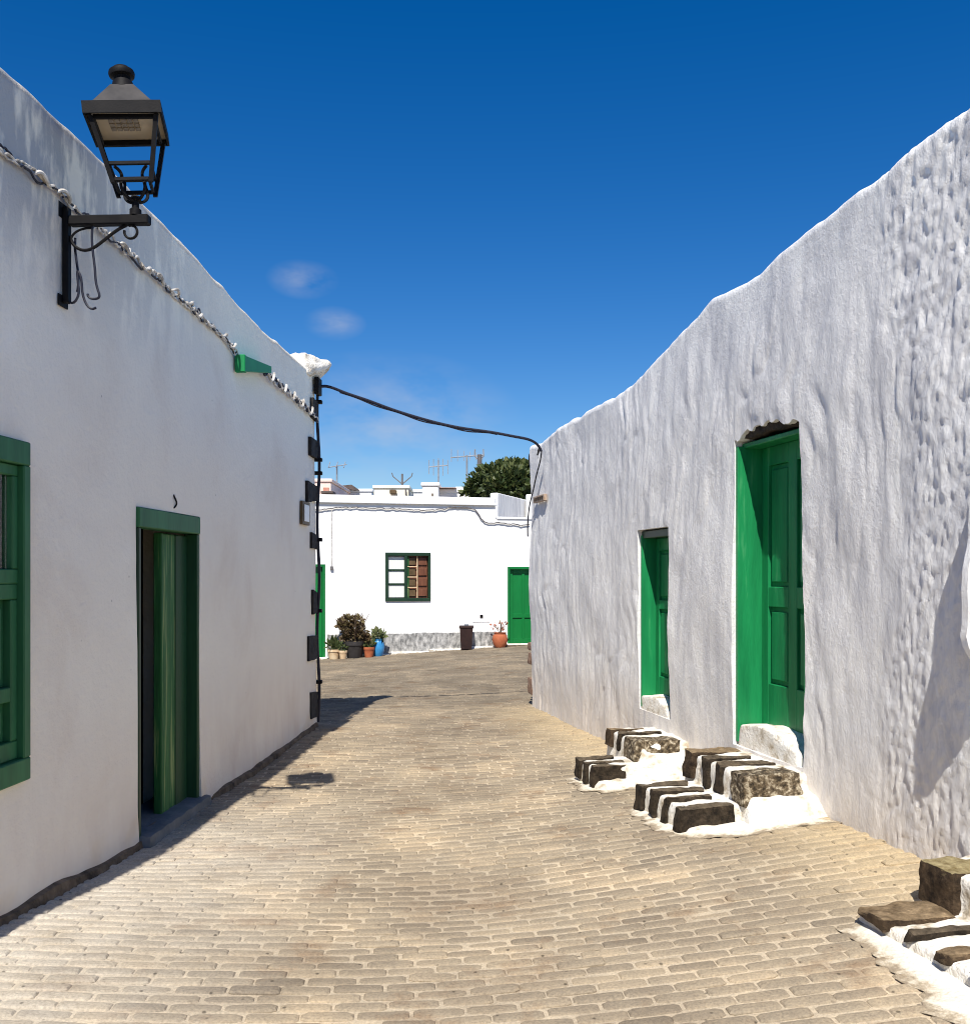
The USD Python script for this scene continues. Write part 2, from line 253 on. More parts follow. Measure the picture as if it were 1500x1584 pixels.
# chamfered box topology, worked out once
def _cpts(h, c):
    pts = []
    for sx in (-1, 1):
        for sy in (-1, 1):
            for sz in (-1, 1):
                for k in range(3):
                    q = [h[0] - c, h[1] - c, h[2] - c]; q[k] = h[k]
                    pts.append((sx * q[0], sy * q[1], sz * q[2]))
    return np.array(pts)
_hull = trimesh.convex.convex_hull(_cpts((1, 1, 1), .2))
_ord = [int(np.argmin(np.linalg.norm(_cpts((1, 1, 1), .2) - p, axis=1))) for p in _hull.vertices]
CF = np.array(_ord)[_hull.faces]
BF = np.array([[0, 1, 3, 2], [4, 6, 7, 5], [0, 4, 5, 1], [2, 3, 7, 6], [0, 2, 6, 4], [1, 5, 7, 3]])

class Frame:
    """A vertical wall plane: s along it, z up, o out of it towards the viewer's side."""
    def __init__(self, A, D, N): self.A, self.D, self.N = np.array(A, float), np.array(D, float), np.array(N, float) / np.linalg.norm(N)
    def P(self, s, z, o=0.):
        s, z, o = np.broadcast_arrays(np.asarray(s, float), np.asarray(z, float), np.asarray(o, float))
        xy = self.A + s[..., None] * self.D + o[..., None] * self.N
        return np.concatenate([xy, z[..., None]], -1)
    def box(self, mb, s0, s1, z0, z1, o0, o1, c=0.004):
        h = ((s1 - s0) / 2, (z1 - z0) / 2, (o1 - o0) / 2)
        p = _cpts(h, min(c, .45 * min(h)))
        v = self.P(p[:, 0] + (s0 + s1) / 2, p[:, 1] + (z0 + z1) / 2, p[:, 2] + (o0 + o1) / 2)
        f = CF if np.linalg.det(np.c_[self.P(1, 0) - self.P(0, 0), self.P(0, 1) - self.P(0, 0), self.P(0, 0, 1) - self.P(0, 0)]) > 0 else CF[:, ::-1]
        mb.add(v, f); return mb

WORLD = Frame((0, 0), (1, 0), (0, -1))       # s = x, o = -y
def box(mb, x0, x1, y0, y1, z0, z1, c=0.004): return WORLD.box(mb, x0, x1, z0, z1, -y1, -y0, c)

def tube(mb, path, r, n=8, cap=True):
    path = np.asarray(path, float); m = len(path); r = np.broadcast_to(np.asarray(r, float), (m,))
    t = np.gradient(path, axis=0); t /= np.maximum(np.linalg.norm(t, axis=1, keepdims=True), 1e-9)
    a = np.cross(t[0], (0, 0, 1.0)); 
    if np.linalg.norm(a) < .1: a = np.cross(t[0], (1.0, 0, 0))
    a /= np.linalg.norm(a); rings = []
    for k in range(m):
        a = a - t[k] * (a @ t[k]); a /= np.linalg.norm(a); b = np.cross(t[k], a)
        ph = np.linspace(0, 2 * np.pi, n, endpoint=False)
        rings.append(path[k] + r[k] * (np.cos(ph)[:, None] * a + np.sin(ph)[:, None] * b))
    v = np.vstack(rings); f = []
    for k in range(m - 1):
        for j in range(n):
            j2 = (j + 1) % n
            f += [(k * n + j, k * n + j2, (k + 1) * n + j2), (k * n + j, (k + 1) * n + j2, (k + 1) * n + j)]
    if cap:
        for j in range(1, n - 1):
            f += [(0, j + 1, j), ((m - 1) * n, (m - 1) * n + j, (m - 1) * n + j + 1)]
    return mb.add(v, f)

def spline(pts, n=60):
    from scipy.interpolate import CubicSpline
    pts = np.asarray(pts, float); d = np.r_[0, np.cumsum(np.linalg.norm(np.diff(pts, axis=0), axis=1))]
    return CubicSpline(d, pts)(np.linspace(0, d[-1], n))

def lathe(mb, prof, loc, n=24):
    prof = np.asarray(prof, float); ph = np.linspace(0, 2 * np.pi, n, endpoint=False)
    v = np.vstack([np.c_[r * np.cos(ph), r * np.sin(ph), np.full(n, z)] for r, z in prof]) + np.asarray(loc, float); f = []
    for k in range(len(prof) - 1):
        for j in range(n):
            j2 = (j + 1) % n; f.append((k * n + j, k * n + j2, (k + 1) * n + j2, (k + 1) * n + j)[:4])
    return mb.add(v, np.array(f))

def frustum4(mb, c, w0, z0, w1, z1, cap=True):
    """Square frustum about c = (x, y)."""
    v = [(c[0] + sx * w / 2, c[1] + sy * w / 2, z) for w, z in ((w0, z0), (w1, z1)) for sx, sy in ((-1, -1), (1, -1), (1, 1), (-1, 1))]
    f = [(0, 1, 5, 4), (1, 2, 6, 5), (2, 3, 7, 6), (3, 0, 4, 7)] + ([(3, 2, 1, 0), (4, 5, 6, 7)] if cap else [])
    return mb.add(v, f)

def rough(mesh, amp, freq, seed=0, edge=0.03, smooth=2, stretch=(1, 1, 1)):
    """Refines a manifold, softens it and roughens it with noise; returns a trimesh."""
    m = mesh.refine_to_length(edge).to_mesh()
    t = trimesh.Trimesh(np.array(m.vert_properties[:, :3], float), np.array(m.tri_verts), process=False)
    if smooth: trimesh.smoothing.filter_laplacian(t, lamb=.5, iterations=smooth)
    n = np.array(t.vertex_normals); p = t.vertices * freq * np.array(stretch)
    t.vertices = t.vertices + n * ((meshkit.fbm(p, 3, seed) - .5) * 2 * amp)[:, None]
    return t

def hull(pts): return manifold3d.Manifold.hull_points(np.asarray(pts, float))

# ------------------------------------------------------------------ the lie of the place
L = Frame((-2.473, 0), (.052, 1), (1, -.052))          # street face of the left house, s = y
R = Frame((3.229, 0), (-.21, 1), (-1, -.21))           # street face of the right house, s = y
F = Frame((0, 22.953), (1, .247), (.24, -.971))        # front of the house across the end, s = x
L_END, R_END = 10.88, 12.58
kx = lambda u: (u - 750) / 1500
sL = lambda u: 2.473 / (.052 - kx(u))
sR = lambda u: 3.229 / (kx(u) + .21)
sF = lambda u: kx(u) * 22.953 / (1 - .247 * kx(u))
yF = lambda s: 22.953 + .247 * s
zz = lambda v, Y: 1.6 - (v - 890) / 1500 * Y

_g = np.array([(-2.24, 4.5, 0), (-2.35, 3, .05), (-2.16, 6, -.10), (-2.1, 7.1, -.09), (-2.03, 8.5, -.12), (-1.91, 10.8, -.085),
    (2.45, 3.7, .13), (2.17, 5.02, .18), (2.01, 5.8, .16), (1.7, 7.2, .06), (1.35, 9, -.02), (.59, 12.6, -.1),
    (0, 3, -.08), (0, 5, -.09), (-.2, 8, -.12), (-.4, 11, -.13), (-.5, 14, -.15), (-1.5, 18, -.19),
    (-3.9, 22, -.31), (1, 23.2, -.055), (-9, 20.8, -.5), (8, 24.9, .2), (-8, 14, -.25), (6, 17, .05), (0, -3, -.1), (-2.6, -3, .0), (3.5, -3, .2), (-12, 8, -.2), (12, 8, .2), (0, 32, -.1)])
_rbf = RBFInterpolator(_g[:, :2], _g[:, 2], kernel='linear', smoothing=0.05)
def gz(x, y):
    x, y = np.broadcast_arrays(np.asarray(x, float), np.asarray(y, float))
    return _rbf(np.c_[x.ravel(), y.ravel()]).reshape(x.shape)

# ------------------------------------------------------------------ ground
xs = np.r_[-900, -300, -120, -60, -30, np.arange(-16, 16.1, .5), 30, 60, 120, 300, 900]
ys = np.r_[-900, -300, -100, -40, -15, np.arange(-6, 34.1, .5), 50, 80, 150, 300, 900]
X, Y = np.meshgrid(xs, ys, indexing='ij'); Xc, Yc = np.clip(X, -12, 12), np.clip(Y, -4, 30)
Z = gz(Xc, Yc) - .09
nx, ny = X.shape; ii, jj = np.meshgrid(np.arange(nx - 1), np.arange(ny - 1), indexing='ij'); a = (ii * ny + jj).ravel()
g = MB(); g.add(np.c_[X.ravel(), Y.ravel(), Z.ravel()], np.c_[a, a + ny, a + ny + 1, a + 1])
tag(g.build('ground', 'earth', smooth=True), kind='structure')

# ------------------------------------------------------------------ street: joint bed, single pavers near by, the rest in one part
street = thing('street', kind='structure')
ROW = .08                                                # rows lean with the street
def inside(x, y):
    left = np.where(y < L_END + .1, x > -2.473 + .052 * y - .03, x > -8.5)
    right = np.where(y < R_END + .1, x < 3.229 - .21 * y + .03, x < 6.5)
    return left & right & (y < 22.953 + .247 * x - .02)
xs = np.arange(-9, 7.01, .22); ys = np.arange(1.4, 25.2, .22)
X, Y = np.meshgrid(xs, ys, indexing='ij'); Z = gz(X, Y) - .0065
nx, ny = X.shape; ii, jj = np.meshgrid(np.arange(nx - 1), np.arange(ny - 1), indexing='ij'); a = (ii * ny + jj).ravel()
ok = inside(np.clip(X, -8.4, 6.4), Y - .15)
f4 = np.c_[a, a + ny, a + ny + 1, a + 1]; okf = ok.ravel()[f4].any(1)
uq, inv_ = np.unique(f4[okf], return_inverse=True); m = MB(); m.add(np.c_[X.ravel(), Y.ravel(), Z.ravel()][uq], inv_.reshape(-1, 4)); m.build('joint_bed', 'joint', street, smooth=True)

PL_, PW, GAP, GAPW = .205, .082, .005, .013
rows = np.arange(1.5, 26.0, PW)
cen, wid = [], []
for k, r in enumerate(rows):
    x0 = -9.3 + (k % 2) * PL_ / 2 + rng.uniform(-.03, .03) + rng.uniform(-.018, .018)
    cx = x0 + np.arange(76) * PL_ + rng.normal(0, .003, 76)
    cen.append(np.c_[cx, r + ROW * cx + rng.normal(0, .002, 76) + .035 * np.sin(cx * 1.3)])
cen = np.vstack(cen); keep = inside(cen[:, 0], cen[:, 1]); cen = cen[keep]
nP = len(cen)
zc = gz(cen[:, 0], cen[:, 1]); e = .06
sx = (gz(cen[:, 0] + e, cen[:, 1]) - zc) / e; sy = (gz(cen[:, 0], cen[:, 1] + e) - zc) / e
hl = (PL_ - GAP) / 2 * rng.uniform(.985, 1.0, nP); hw = (PW - GAPW) / 2 * rng.uniform(.94, 1.03, nP)
ang = math.atan(ROW) + rng.normal(0, .008, nP); lift = rng.normal(0, .0022, nP)
rolls = rng.normal(0, .016, (nP, 2)); ptone = np.clip(rng.normal(.5, .22, nP) + (meshkit.fbm(np.c_[cen * .9, np.zeros(nP)], 2, 5) - .5) * .5, 0, 1)
wear = rng.uniform(.5, 1.35, nP)
def paver_geo(i):
    n = len(i); q = np.array([(-1, -1), (1, -1), (1, -1), (1, 1), (1, 1), (-1, 1), (-1, 1), (-1, -1)], float)
    cut = np.array([(1, 0), (1, 0), (0, 1), (0, 1), (1, 0), (1, 0), (0, 1), (0, 1)], float)      # worn corners
    # bottom ring, shoulder ring with clipped corners softened, crown ring
    ch = .011; out = []
    for hz, ins in ((-.045, 0.), (-.0075, 0.), (-.0015, ch * .55), (.0012, ch * 1.7)):
        lx = q[None, :, 0] * (hl[i][:, None] - ins - cut[None, :, 0] * .017 * wear[i][:, None]); ly = q[None, :, 1] * (hw[i][:, None] - ins - cut[None, :, 1] * .011 * wear[i][:, None])
        c, s = np.cos(ang[i])[:, None], np.sin(ang[i])[:, None]
        wx, wy = lx * c - ly * s, lx * s + ly * c
        z = zc[i][:, None] + (sx[i] + rolls[i, 0])[:, None] * wx + (sy[i] + rolls[i, 1])[:, None] * wy + hz + lift[i][:, None]
        out.append(np.stack([cen[i, 0][:, None] + wx, cen[i, 1][:, None] + wy, z], -1))
    v = np.stack(out, 1).reshape(n, 32, 3)
    f = [(r * 8 + k, r * 8 + (k + 1) % 8, r * 8 + 8 + (k + 1) % 8, r * 8 + 8 + k) for r in range(3) for k in range(8)] + [(24, 25, 26, 27), (24, 27, 28, 31), (28, 29, 30, 31)]
    f = (np.array(f)[None] + 32 * np.arange(n)[:, None, None]).reshape(-1, 4)
    return v.reshape(-1, 3), f
inview = (np.abs(cen[:, 0]) < cen[:, 1] * .5 + .1) & (cen[:, 1] > 3.35)
order = np.argsort(np.where(inview, cen[:, 1], 1e6)); single = order[:300]; rest = order[300:]
for i in single:
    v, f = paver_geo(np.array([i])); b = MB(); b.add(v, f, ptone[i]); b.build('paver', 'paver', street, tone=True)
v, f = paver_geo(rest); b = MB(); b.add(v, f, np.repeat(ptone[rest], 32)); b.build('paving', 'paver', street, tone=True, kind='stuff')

# ------------------------------------------------------------------ plastered street walls
def profile(uv, s_of):
    s = np.array([s_of(u) for u, _ in uv]); z = np.array([zz(v, y) for (_, v), y in zip(uv, s)]); o = np.argsort(s)
    return s[o], z[o]
lp = profile([(0, 98), (60, 152), (130, 216), (220, 308), (300, 394), (350, 447), (400, 499), (450, 545)], sL)
rp = profile([(835, 681), (860, 660), (910, 632), (944, 617), (980, 588), (1026, 540), (1060, 506), (1098, 456), (1120, 446), (1160, 425), (1210, 387), (1250, 352), (1294, 317), (1345, 283), (1392, 243), (1404, 231), (1450, 197), (1500, 158)], sR)
lp = (np.r_[-3, 2.84, 2.9, lp[0]], np.r_[2.15, 2.2, lp[1][0] - .02, lp[1]])   # unseen low stretch, added so the wall casts a narrower shadow
def ltop(s): return np.interp(s, *lp) + (meshkit.fbm(np.c_[np.ravel(s) * 3.1, np.zeros((np.size(s), 2))], 3, 3).reshape(np.shape(s)) - .5) * .035
def rtop(s): return np.interp(s, *rp) + (meshkit.fbm(np.c_[np.ravel(s) * 3.5, np.zeros((np.size(s), 2))], 3, 9).reshape(np.shape(s)) - .5) * .05

def line(a, b, step, marks):
    """Grid lines from a to b about step apart that pass through every mark."""
    k = sorted({a, b, *[m for m in marks if a < m < b]}); out = []
    for p, q in zip(k[:-1], k[1:]): out += list(np.linspace(p, q, max(1, int(round((q - p) / step))), endpoint=False))
    return np.array(out + [b])

def wall_sheet(fr, ss, low, top, holes, disp, ztop_low, warp=None, r=.05, step=.03, depth_in=.45):
    tp = top(ss); nlow = len(low); nup = int((3.9 - ztop_low) / step)
    Zl = np.broadcast_to(low, (len(ss), nlow)); t = np.linspace(0, 1, nup + 1)[1:]
    ztop_low = min(ztop_low, float(low[-1])); Zu = ztop_low + t[None] * (tp[:, None] - r - ztop_low); Zm = np.hstack([Zl, Zu]); S = np.broadcast_to(ss[:, None], Zm.shape)
    O = disp(S, Zm); S2, Z2 = (S, Zm) if warp is None else warp(S, Zm)
    cols_s, cols_z, cols_o = [S2], [Z2], [O]; oe = O[:, -1]
    for a in (25, 50, 75, 90):
        a = math.radians(a); cols_s.append(ss[:, None]); cols_z.append((tp - r + r * math.sin(a))[:, None]); cols_o.append((oe - r * (1 - math.cos(a)))[:, None])
    for dz, do in ((.004, -.2), (-.01, -depth_in), (-.7, -depth_in)):
        cols_s.append(ss[:, None]); cols_z.append((tp + dz)[:, None]); cols_o.append(np.full((len(ss), 1), do))
    S, Z, O = (np.hstack(c) for c in (cols_s, cols_z, cols_o))
    V = fr.P(S, Z, O); ns, nz = S.shape; i, j = np.meshgrid(np.arange(ns - 1), np.arange(nz - 1), indexing='ij')
    keep = np.ones(i.shape, bool); sm = (ss[:-1] + ss[1:]) / 2; lm = (low[:-1] + low[1:]) / 2
    for s0, s1, z0, z1, d in holes:
        keep[np.ix_(np.where((sm > s0) & (sm < s1))[0], np.where((lm > z0) & (lm < z1))[0])] = False
    a = (i * nz + j)[keep]; quad = np.c_[a, a + nz, a + nz + 1, a + 1]
    # winding so that normals point out of the wall
    v = V.reshape(-1, 3); nn = np.cross(v[quad[0, 1]] - v[quad[0, 0]], v[quad[0, 2]] - v[quad[0, 0]])
    if nn[:2] @ fr.N < 0: quad = quad[:, ::-1]
    mb = MB(); mb.add(v, quad)
    for s0, s1, z0, z1, d in holes:
        i0, i1 = int(np.argmin(abs(ss - s0))), int(np.argmin(abs(ss - s1))); j0, j1 = int(np.argmin(abs(low - z0))), int(np.argmin(abs(low - z1)))
        for loop in ([(i0, j) for j in range(j0, j1 + 1)], [(i1, j) for j in range(j0, j1 + 1)], [(i, j0) for i in range(i0, i1 + 1)], [(i, j1) for i in range(i0, i1 + 1)]):
            e = np.array([V[p] for p in loop]); ii_ = np.array(loop)
            inner = fr.P(S[ii_[:, 0], ii_[:, 1]], Z[ii_[:, 0], ii_[:, 1]], -d)
            mid = e * .88 + inner * .12 + 0
            n = len(loop); k = np.arange(n - 1); mb.add(np.vstack([e, mid, inner]), np.vstack([np.c_[k, k + 1, k + n + 1, k + n], np.c_[k + n, k + n + 1, k + 2 * n + 1, k + 2 * n]]))
    return mb

# left house ---------------------------------------------------------
LD = (6.03, 7.13, -.14, 2.03)      # doorway
LW = (3.58, 4.675, .66, 2.20)       # window opening
house_l = thing('white_house', 'long white limewashed house in shade with the wrought-iron lantern on its wall', 'house', (-2.3, 4, 0))
def disp_l(s, z):
    p = np.stack([s, z, np.zeros_like(s)], -1)
    return (meshkit.fbm(p * .55, 2, 11) - .5) * .05 + (meshkit.fbm(p * np.array([3, 2., 1]), 3, 12) - .5) * .012 + np.clip(.25 - (z + .1), 0, .3) * .06 * meshkit.noise(p * 4, 3)
ss = line(-3, L_END, .05, (LD[0], LD[1], LW[0], LW[1])); low = line(-.8, 2.26, .05, (LD[2], LD[3], LW[2], LW[3]))
wall_sheet(L, ss, low, ltop, [(*LD, .42), (*LW, .16)], disp_l, 2.26, r=.045, step=.05).build('wall', 'plaster_left', house_l, smooth=40)
b = MB(); L.box(b, L_END - .4, L_END - .004, -.8, 3.78, -7, -.012, .02); b.build('end_wall', 'plaster_left', house_l)
b = MB(); L.box(b, 2.9, L_END - .41, -.8, 3.7, -7.4, -7.0, .02); b.build('back_wall', 'plaster_left', house_l)
b = MB(); L.box(b, 2.90, 3.25, -.8, 3.78, -7, -.06, .02); b.build('end_wall', 'plaster_left', house_l)
b = MB(); L.box(b, 3.26, L_END - .41, 3.2, 3.35, -6.98, -.30, .01); b.build('roof_slab', 'roof_slab', house_l)
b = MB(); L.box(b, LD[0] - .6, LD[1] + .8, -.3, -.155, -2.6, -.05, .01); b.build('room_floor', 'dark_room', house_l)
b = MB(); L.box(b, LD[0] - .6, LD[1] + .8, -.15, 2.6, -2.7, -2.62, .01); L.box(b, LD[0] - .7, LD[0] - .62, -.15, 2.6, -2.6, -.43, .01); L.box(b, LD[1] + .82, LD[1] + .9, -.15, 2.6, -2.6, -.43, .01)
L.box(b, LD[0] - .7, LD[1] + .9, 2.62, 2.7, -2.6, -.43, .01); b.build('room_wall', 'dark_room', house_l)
# door: frame, one closed leaf of planks, the near leaf swung inwards
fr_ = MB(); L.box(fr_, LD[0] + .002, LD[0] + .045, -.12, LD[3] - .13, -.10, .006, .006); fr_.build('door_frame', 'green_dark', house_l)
fr_ = MB(); L.box(fr_, LD[1] - .045, LD[1] - .002, -.12, LD[3] - .13, -.10, .004, .006); fr_.build('door_frame', 'green_shaded', house_l)  # far jamb coloured dark for the recess shade
fr_ = MB(); L.box(fr_, LD[0] + .002, LD[1] - .002, LD[3] - .128, LD[3] - .002, -.10, .012, .006); fr_.build('door_lintel', 'green_left', house_l)
leaf = MB(); L.box(leaf, 6.61, LD[1] - .047, -.10, LD[3] - .14, -.115, -.098, .003); leaf = leaf.build('door', 'green_worn', house_l, label='half-open green plank door with worn, scuffed paint')
pl = np.linspace(6.61, LD[1] - .049, 5)
for k in range(4):
    q = MB(); L.box(q, pl[k] + .002, pl[k + 1] - .002, -.10, LD[3] - .145, -.096, -.066 - .006 * (k % 2), .006); q.build('plank', 'green_worn' if k < 2 else 'green_shaded', leaf)  # far planks take the recess shade in their colour
q = MB(); L.box(q, 6.575, 6.608, -.10, LD[3] - .14, -.12, -.062, .006); q.build('edge_rail', 'green_worn', leaf)
leaf2 = MB(); hp = L.P(LD[0] + .075, 0, -.14)
INL = Frame(hp[:2], -L.N, L.D)
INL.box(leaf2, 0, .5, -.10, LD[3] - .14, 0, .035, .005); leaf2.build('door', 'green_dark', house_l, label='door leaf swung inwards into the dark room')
hk = MB(); tube(hk, spline([L.P(6.62, 2.06, .004), L.P(6.63, 2.10, .02), L.P(6.61, 2.13, .015), L.P(6.62, 2.15, .004)], 12), .006, 6); hk.build('hook', 'iron', house_l)
# window
wf = MB()
for a in ((LW[0] - .05, LW[1] + .04, LW[3] - .07, LW[3] + .045), (LW[0] - .05, LW[1] + .04, LW[2] - .05, LW[2] + .06), (LW[0] - .05, LW[0] + .06, LW[2] + .0605, LW[3] - .0705), (LW[1] - .022, LW[1] + .04, LW[2] + .0605, LW[3] - .0705)):
    L.box(wf, *a, -.12, .022, .006)
win = wf.build('window', 'green_left', house_l)
sw = MB(); zmid = 1.60
for a in ((LW[0] + .062, LW[1] - .023, LW[3] - .125, LW[3] - .072), (LW[0] + .062, LW[1] - .023, zmid - .04, zmid + .03), (LW[1] - .072, LW[1] - .024, zmid + .031, LW[3] - .126), (LW[0] + .062, LW[0] + .13, zmid + .031, LW[3] - .146), (4.11, 4.17, zmid + .031, LW[3] - .146)):
    L.box(sw, *a, -.10, -.008, .005)
sw.build('upper_sash', 'green_left', win)
for s0, s1 in ((LW[0] + .131, 4.109), (4.171, LW[1] - .073)):
    q = MB(); L.box(q, s0, s1, zmid + .031, LW[3] - .126, -.04, -.035, .001); q.build('pane', 'glass', win)
    q = MB(); L.box(q, s0 - .03, s1 + .03, zmid - .01, LW[3] - .10, -.115, -.105, .002); q.build('curtain', 'curtain', win)
lo = MB()
for a in ((LW[0] + .062, LW[1] - .023, zmid - .115, zmid - .0405), (LW[0] + .062, LW[1] - .023, LW[2] + .061, LW[2] + .15), (LW[1] - .08, LW[1] - .024, LW[2] + .151, zmid - .116), (LW[0] + .062, LW[0] + .14, LW[2] + .151, zmid - .116), (4.09, 4.19, LW[2] + .151, zmid - .116), (4.191, LW[1] - .081, 1.00, 1.07), (LW[0] + .141, 4.089, 1.00, 1.07)):
    L.box(lo, *a, -.11, -.012, .005)
lo.build('lower_sash', 'green_left', win)
for s0, s1 in ((LW[0] + .141, 4.089), (4.191, LW[1] - .081)):
    for z0, z1 in ((LW[2] + .151, .999), (1.071, zmid - .116)):
        q = MB(); L.box(q, s0, s1, z0, z1, -.10, -.05, .002); L.box(q, s0 + .04, s1 - .04, z0 + .04, z1 - .04, -.051, -.035, .008); q.build('panel', 'green_left', win)
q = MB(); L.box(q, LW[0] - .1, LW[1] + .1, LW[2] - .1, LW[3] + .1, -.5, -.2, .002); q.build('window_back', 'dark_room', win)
# quoins of dark stone up the corner
for v0, v1, w in ((620, 646, .22), (680, 704, .30), (748, 777, .44), (828, 850, .26), (915, 946, .24), (984, 1017, .40), (1068, 1107, .32)):
    q = hull([L.P(s, z, o) for s in (L_END - w + random.uniform(-.03, .03), L_END + .002) for z in (zz(v1, 10.8) + random.uniform(-.03, .03), zz(v0, 10.8) + random.uniform(-.03, .03)) for o in (-.3, .032)])
    MB().tm(rough(q, .013, 9, int(v0), .05, 0)).build('quoin', 'quoin', house_l, smooth=35)
# lime lump capping the corner
q = hull([L.P(s, z, o) for s, z, o in ((10.3, 3.72, .02), (10.3, 3.98, -.25), (10.35, 4.02, .0), (10.95, 3.78, .10), (11.0, 4.06, .02), (10.9, 3.72, .0), (11.02, 3.98, .20), (10.8, 4.10, -.1), (10.9, 3.96, .26), (10.7, 3.9, -.3), (11.0, 3.76, -.2))])
q = q.translate([-c_ for c_ in L.P(10.75, 3.86, 0)]).scale([.78] * 3).translate(list(L.P(10.75, 3.87, 0)))
MB().tm(rough(q, .035, 9, 2, .025, 2)).build('corner_cap', 'limewash', house_l, smooth=50)
# dark footing under the limewash, and the slate doorstep
fs = np.arange(2.0, L_END + .01, .09); b = MB()
n_ = (meshkit.fbm(np.c_[fs * 2.2, fs * 0, fs * 0], 3, 8) - .5)
gl = gz(L.P(fs, 0)[:, 0], fs)
ring = lambda o, z: L.P(fs, z, o)
top_z = gl + .045 + n_ * .05; out = .035 + (meshkit.fbm(np.c_[fs * 3.5, fs * 0, fs * 0], 3, 18) - .5) * .05
v = np.vstack([ring(-.03, top_z + .01), ring(out, top_z - .01), ring(out + .02, gl - .05)]); n = len(fs); k = np.arange(n - 1)
b.add(v, np.vstack([np.c_[k, k + n, k + n + 1, k + 1], np.c_[k + n, k + 2 * n, k + 2 * n + 1, k + n + 1]])); b.build('footing', 'footing', house_l)
q = hull([L.P(s, z, o) for s, o in ((5.99, .10), (5.99, -.3), (7.18, -.3), (7.18, .09)) for z in (-.25, -.028 if o > 0 else -.012)])
MB().tm(rough(q, .006, 6, 5, .06, 1)).build('doorstep', 'slate', house_l, smooth=35)
# small framed tile by the corner
s0, s1 = sL(463), sL(474.5); q = MB()
zt, zb = zz(776, (s0 + s1) / 2), zz(812, (s0 + s1) / 2)
L.box(q, s0, s1, zb, zt, .005, .035, .005); pq = q.build('wall_plaque', 'brown_wood', house_l)
q = MB(); L.box(q, s0 + .06, s1 - .06, zb + .035, zt - .035, .036, .042, .002); q.build('tile', 'tile_plate', pq)

# right house --------------------------------------------------------
BD = (6.02, 6.90, .40, 2.55)       # tall doorway with broken lintel
SD = (8.03, 8.73, .40, 2.005)      # low doorway
house_r = thing('white_house', 'rough white house in raking sun with two narrow green doors and stone steps', 'house', (3.2, 6, 0))
def disp_r(s, z):
    p = np.stack([s, z, np.zeros_like(s)], -1)
    lean = .05 + .16 * np.clip(1.4 - z, 0, 1)                # drips run straight above and smear sideways lower down
    sh = np.stack([s + lean * z + .34 * (meshkit.fbm(p * 1.1, 2, 77) - .5) + .10 * (meshkit.noise(p * 4.3, 78) - .5), z + .3 * (meshkit.noise(p * 2.1, 79) - .5), np.zeros_like(s)], -1)
    near = 1 / (1 + np.exp((s - 5.08 - .12 * np.sin(z * 2.3)) / .07))
    lump = (meshkit.fbm(p * .7, 2, 21) - .5) * .08 + (meshkit.fbm(p * np.array([1.1, .6, 1]), 2, 22) - .5) * .05
    patch = np.clip(meshkit.fbm(p * np.array([1.0, .8, 1]), 3, 29) * 4.2 - 1.55, .10, 1.25)
    crease = meshkit.fbm(sh * np.array([2.6, .8, 1]), 3, 33); crease = -np.exp(-((crease - .5) / .022) ** 2) * .007 * patch
    drip = ((meshkit.fbm(sh * np.array([5.0, 1.7, 1]), 3, 23) - .5) * .021 + (meshkit.fbm(sh * np.array([13., 3.2, 1]), 3, 24) - .5) * .018) * patch + (meshkit.fbm(p * np.array([9., 6., 1]), 3, 28) - .5) * .009 + (meshkit.fbm(p * np.array([2.1, 1.9, 1]), 2, 30) - .5) * .026 + crease
    pebble = ((meshkit.fbm(p * np.array([24., 12., 1]), 3, 25) - .5) * .011 + (meshkit.noise(p * np.array([46., 30., 1]), 26) - .5) * .014) * near
    edge = .022 * near
    # plaster fin beside the frame: stands out .16, tapering to nothing at the top, thin below
    return lump + drip + pebble + edge
def warp_r(s, z):
    arch = np.clip((s - BD[0]) / (BD[1] - BD[0]), 0, 1); arch = np.where((s >= BD[0] - .001) & (s <= BD[1] + .001), (.060 * np.sin(arch * np.pi) ** .6 + (meshkit.fbm(np.stack([s * 14, z * 0, z * 0], -1), 3, 31) - .5) * .09), 0)
    w = np.clip(1 - abs(z - BD[3]) / .16, 0, 1)
    return s, z + arch * w
ss = np.r_[line(-3, 3.6, .12, ())[:-1], line(3.6, 5.3, .013, ())[:-1], line(5.3, R_END, .022, (BD[0], BD[1], SD[0], SD[1]))]; low = np.r_[line(-.8, 0, .1, ())[:-1], line(0, 2.75, .022, (BD[2], BD[3], SD[2], SD[3]))]
wall_sheet(R, ss, low, rtop, [(*BD, .30), (*SD, .24)], disp_r, 2.75, warp_r, r=.06, step=.022).build('wall', 'plaster_right', house_r, smooth=55)
b = MB(); R.box(b, R_END - .4, R_END - .004, -.8, 3.22, -7, -.03, .03); b.build('end_wall', 'plaster_right', house_r)
b = MB(); R.box(b, -3, R_END - .41, -.8, 3.1, -7.4, -7.01, .02); b.build('back_wall', 'plaster_right', house_r)
b = MB(); R.box(b, -3.4, -3.005, -.8, 3.7, -7, -.05, .02); b.build('end_wall', 'plaster_right', house_r)
b = MB(); R.box(b, -3, R_END - .41, 2.66, 2.76, -6.98, -.48, .01); b.build('roof_slab', 'roof_slab', house_r)
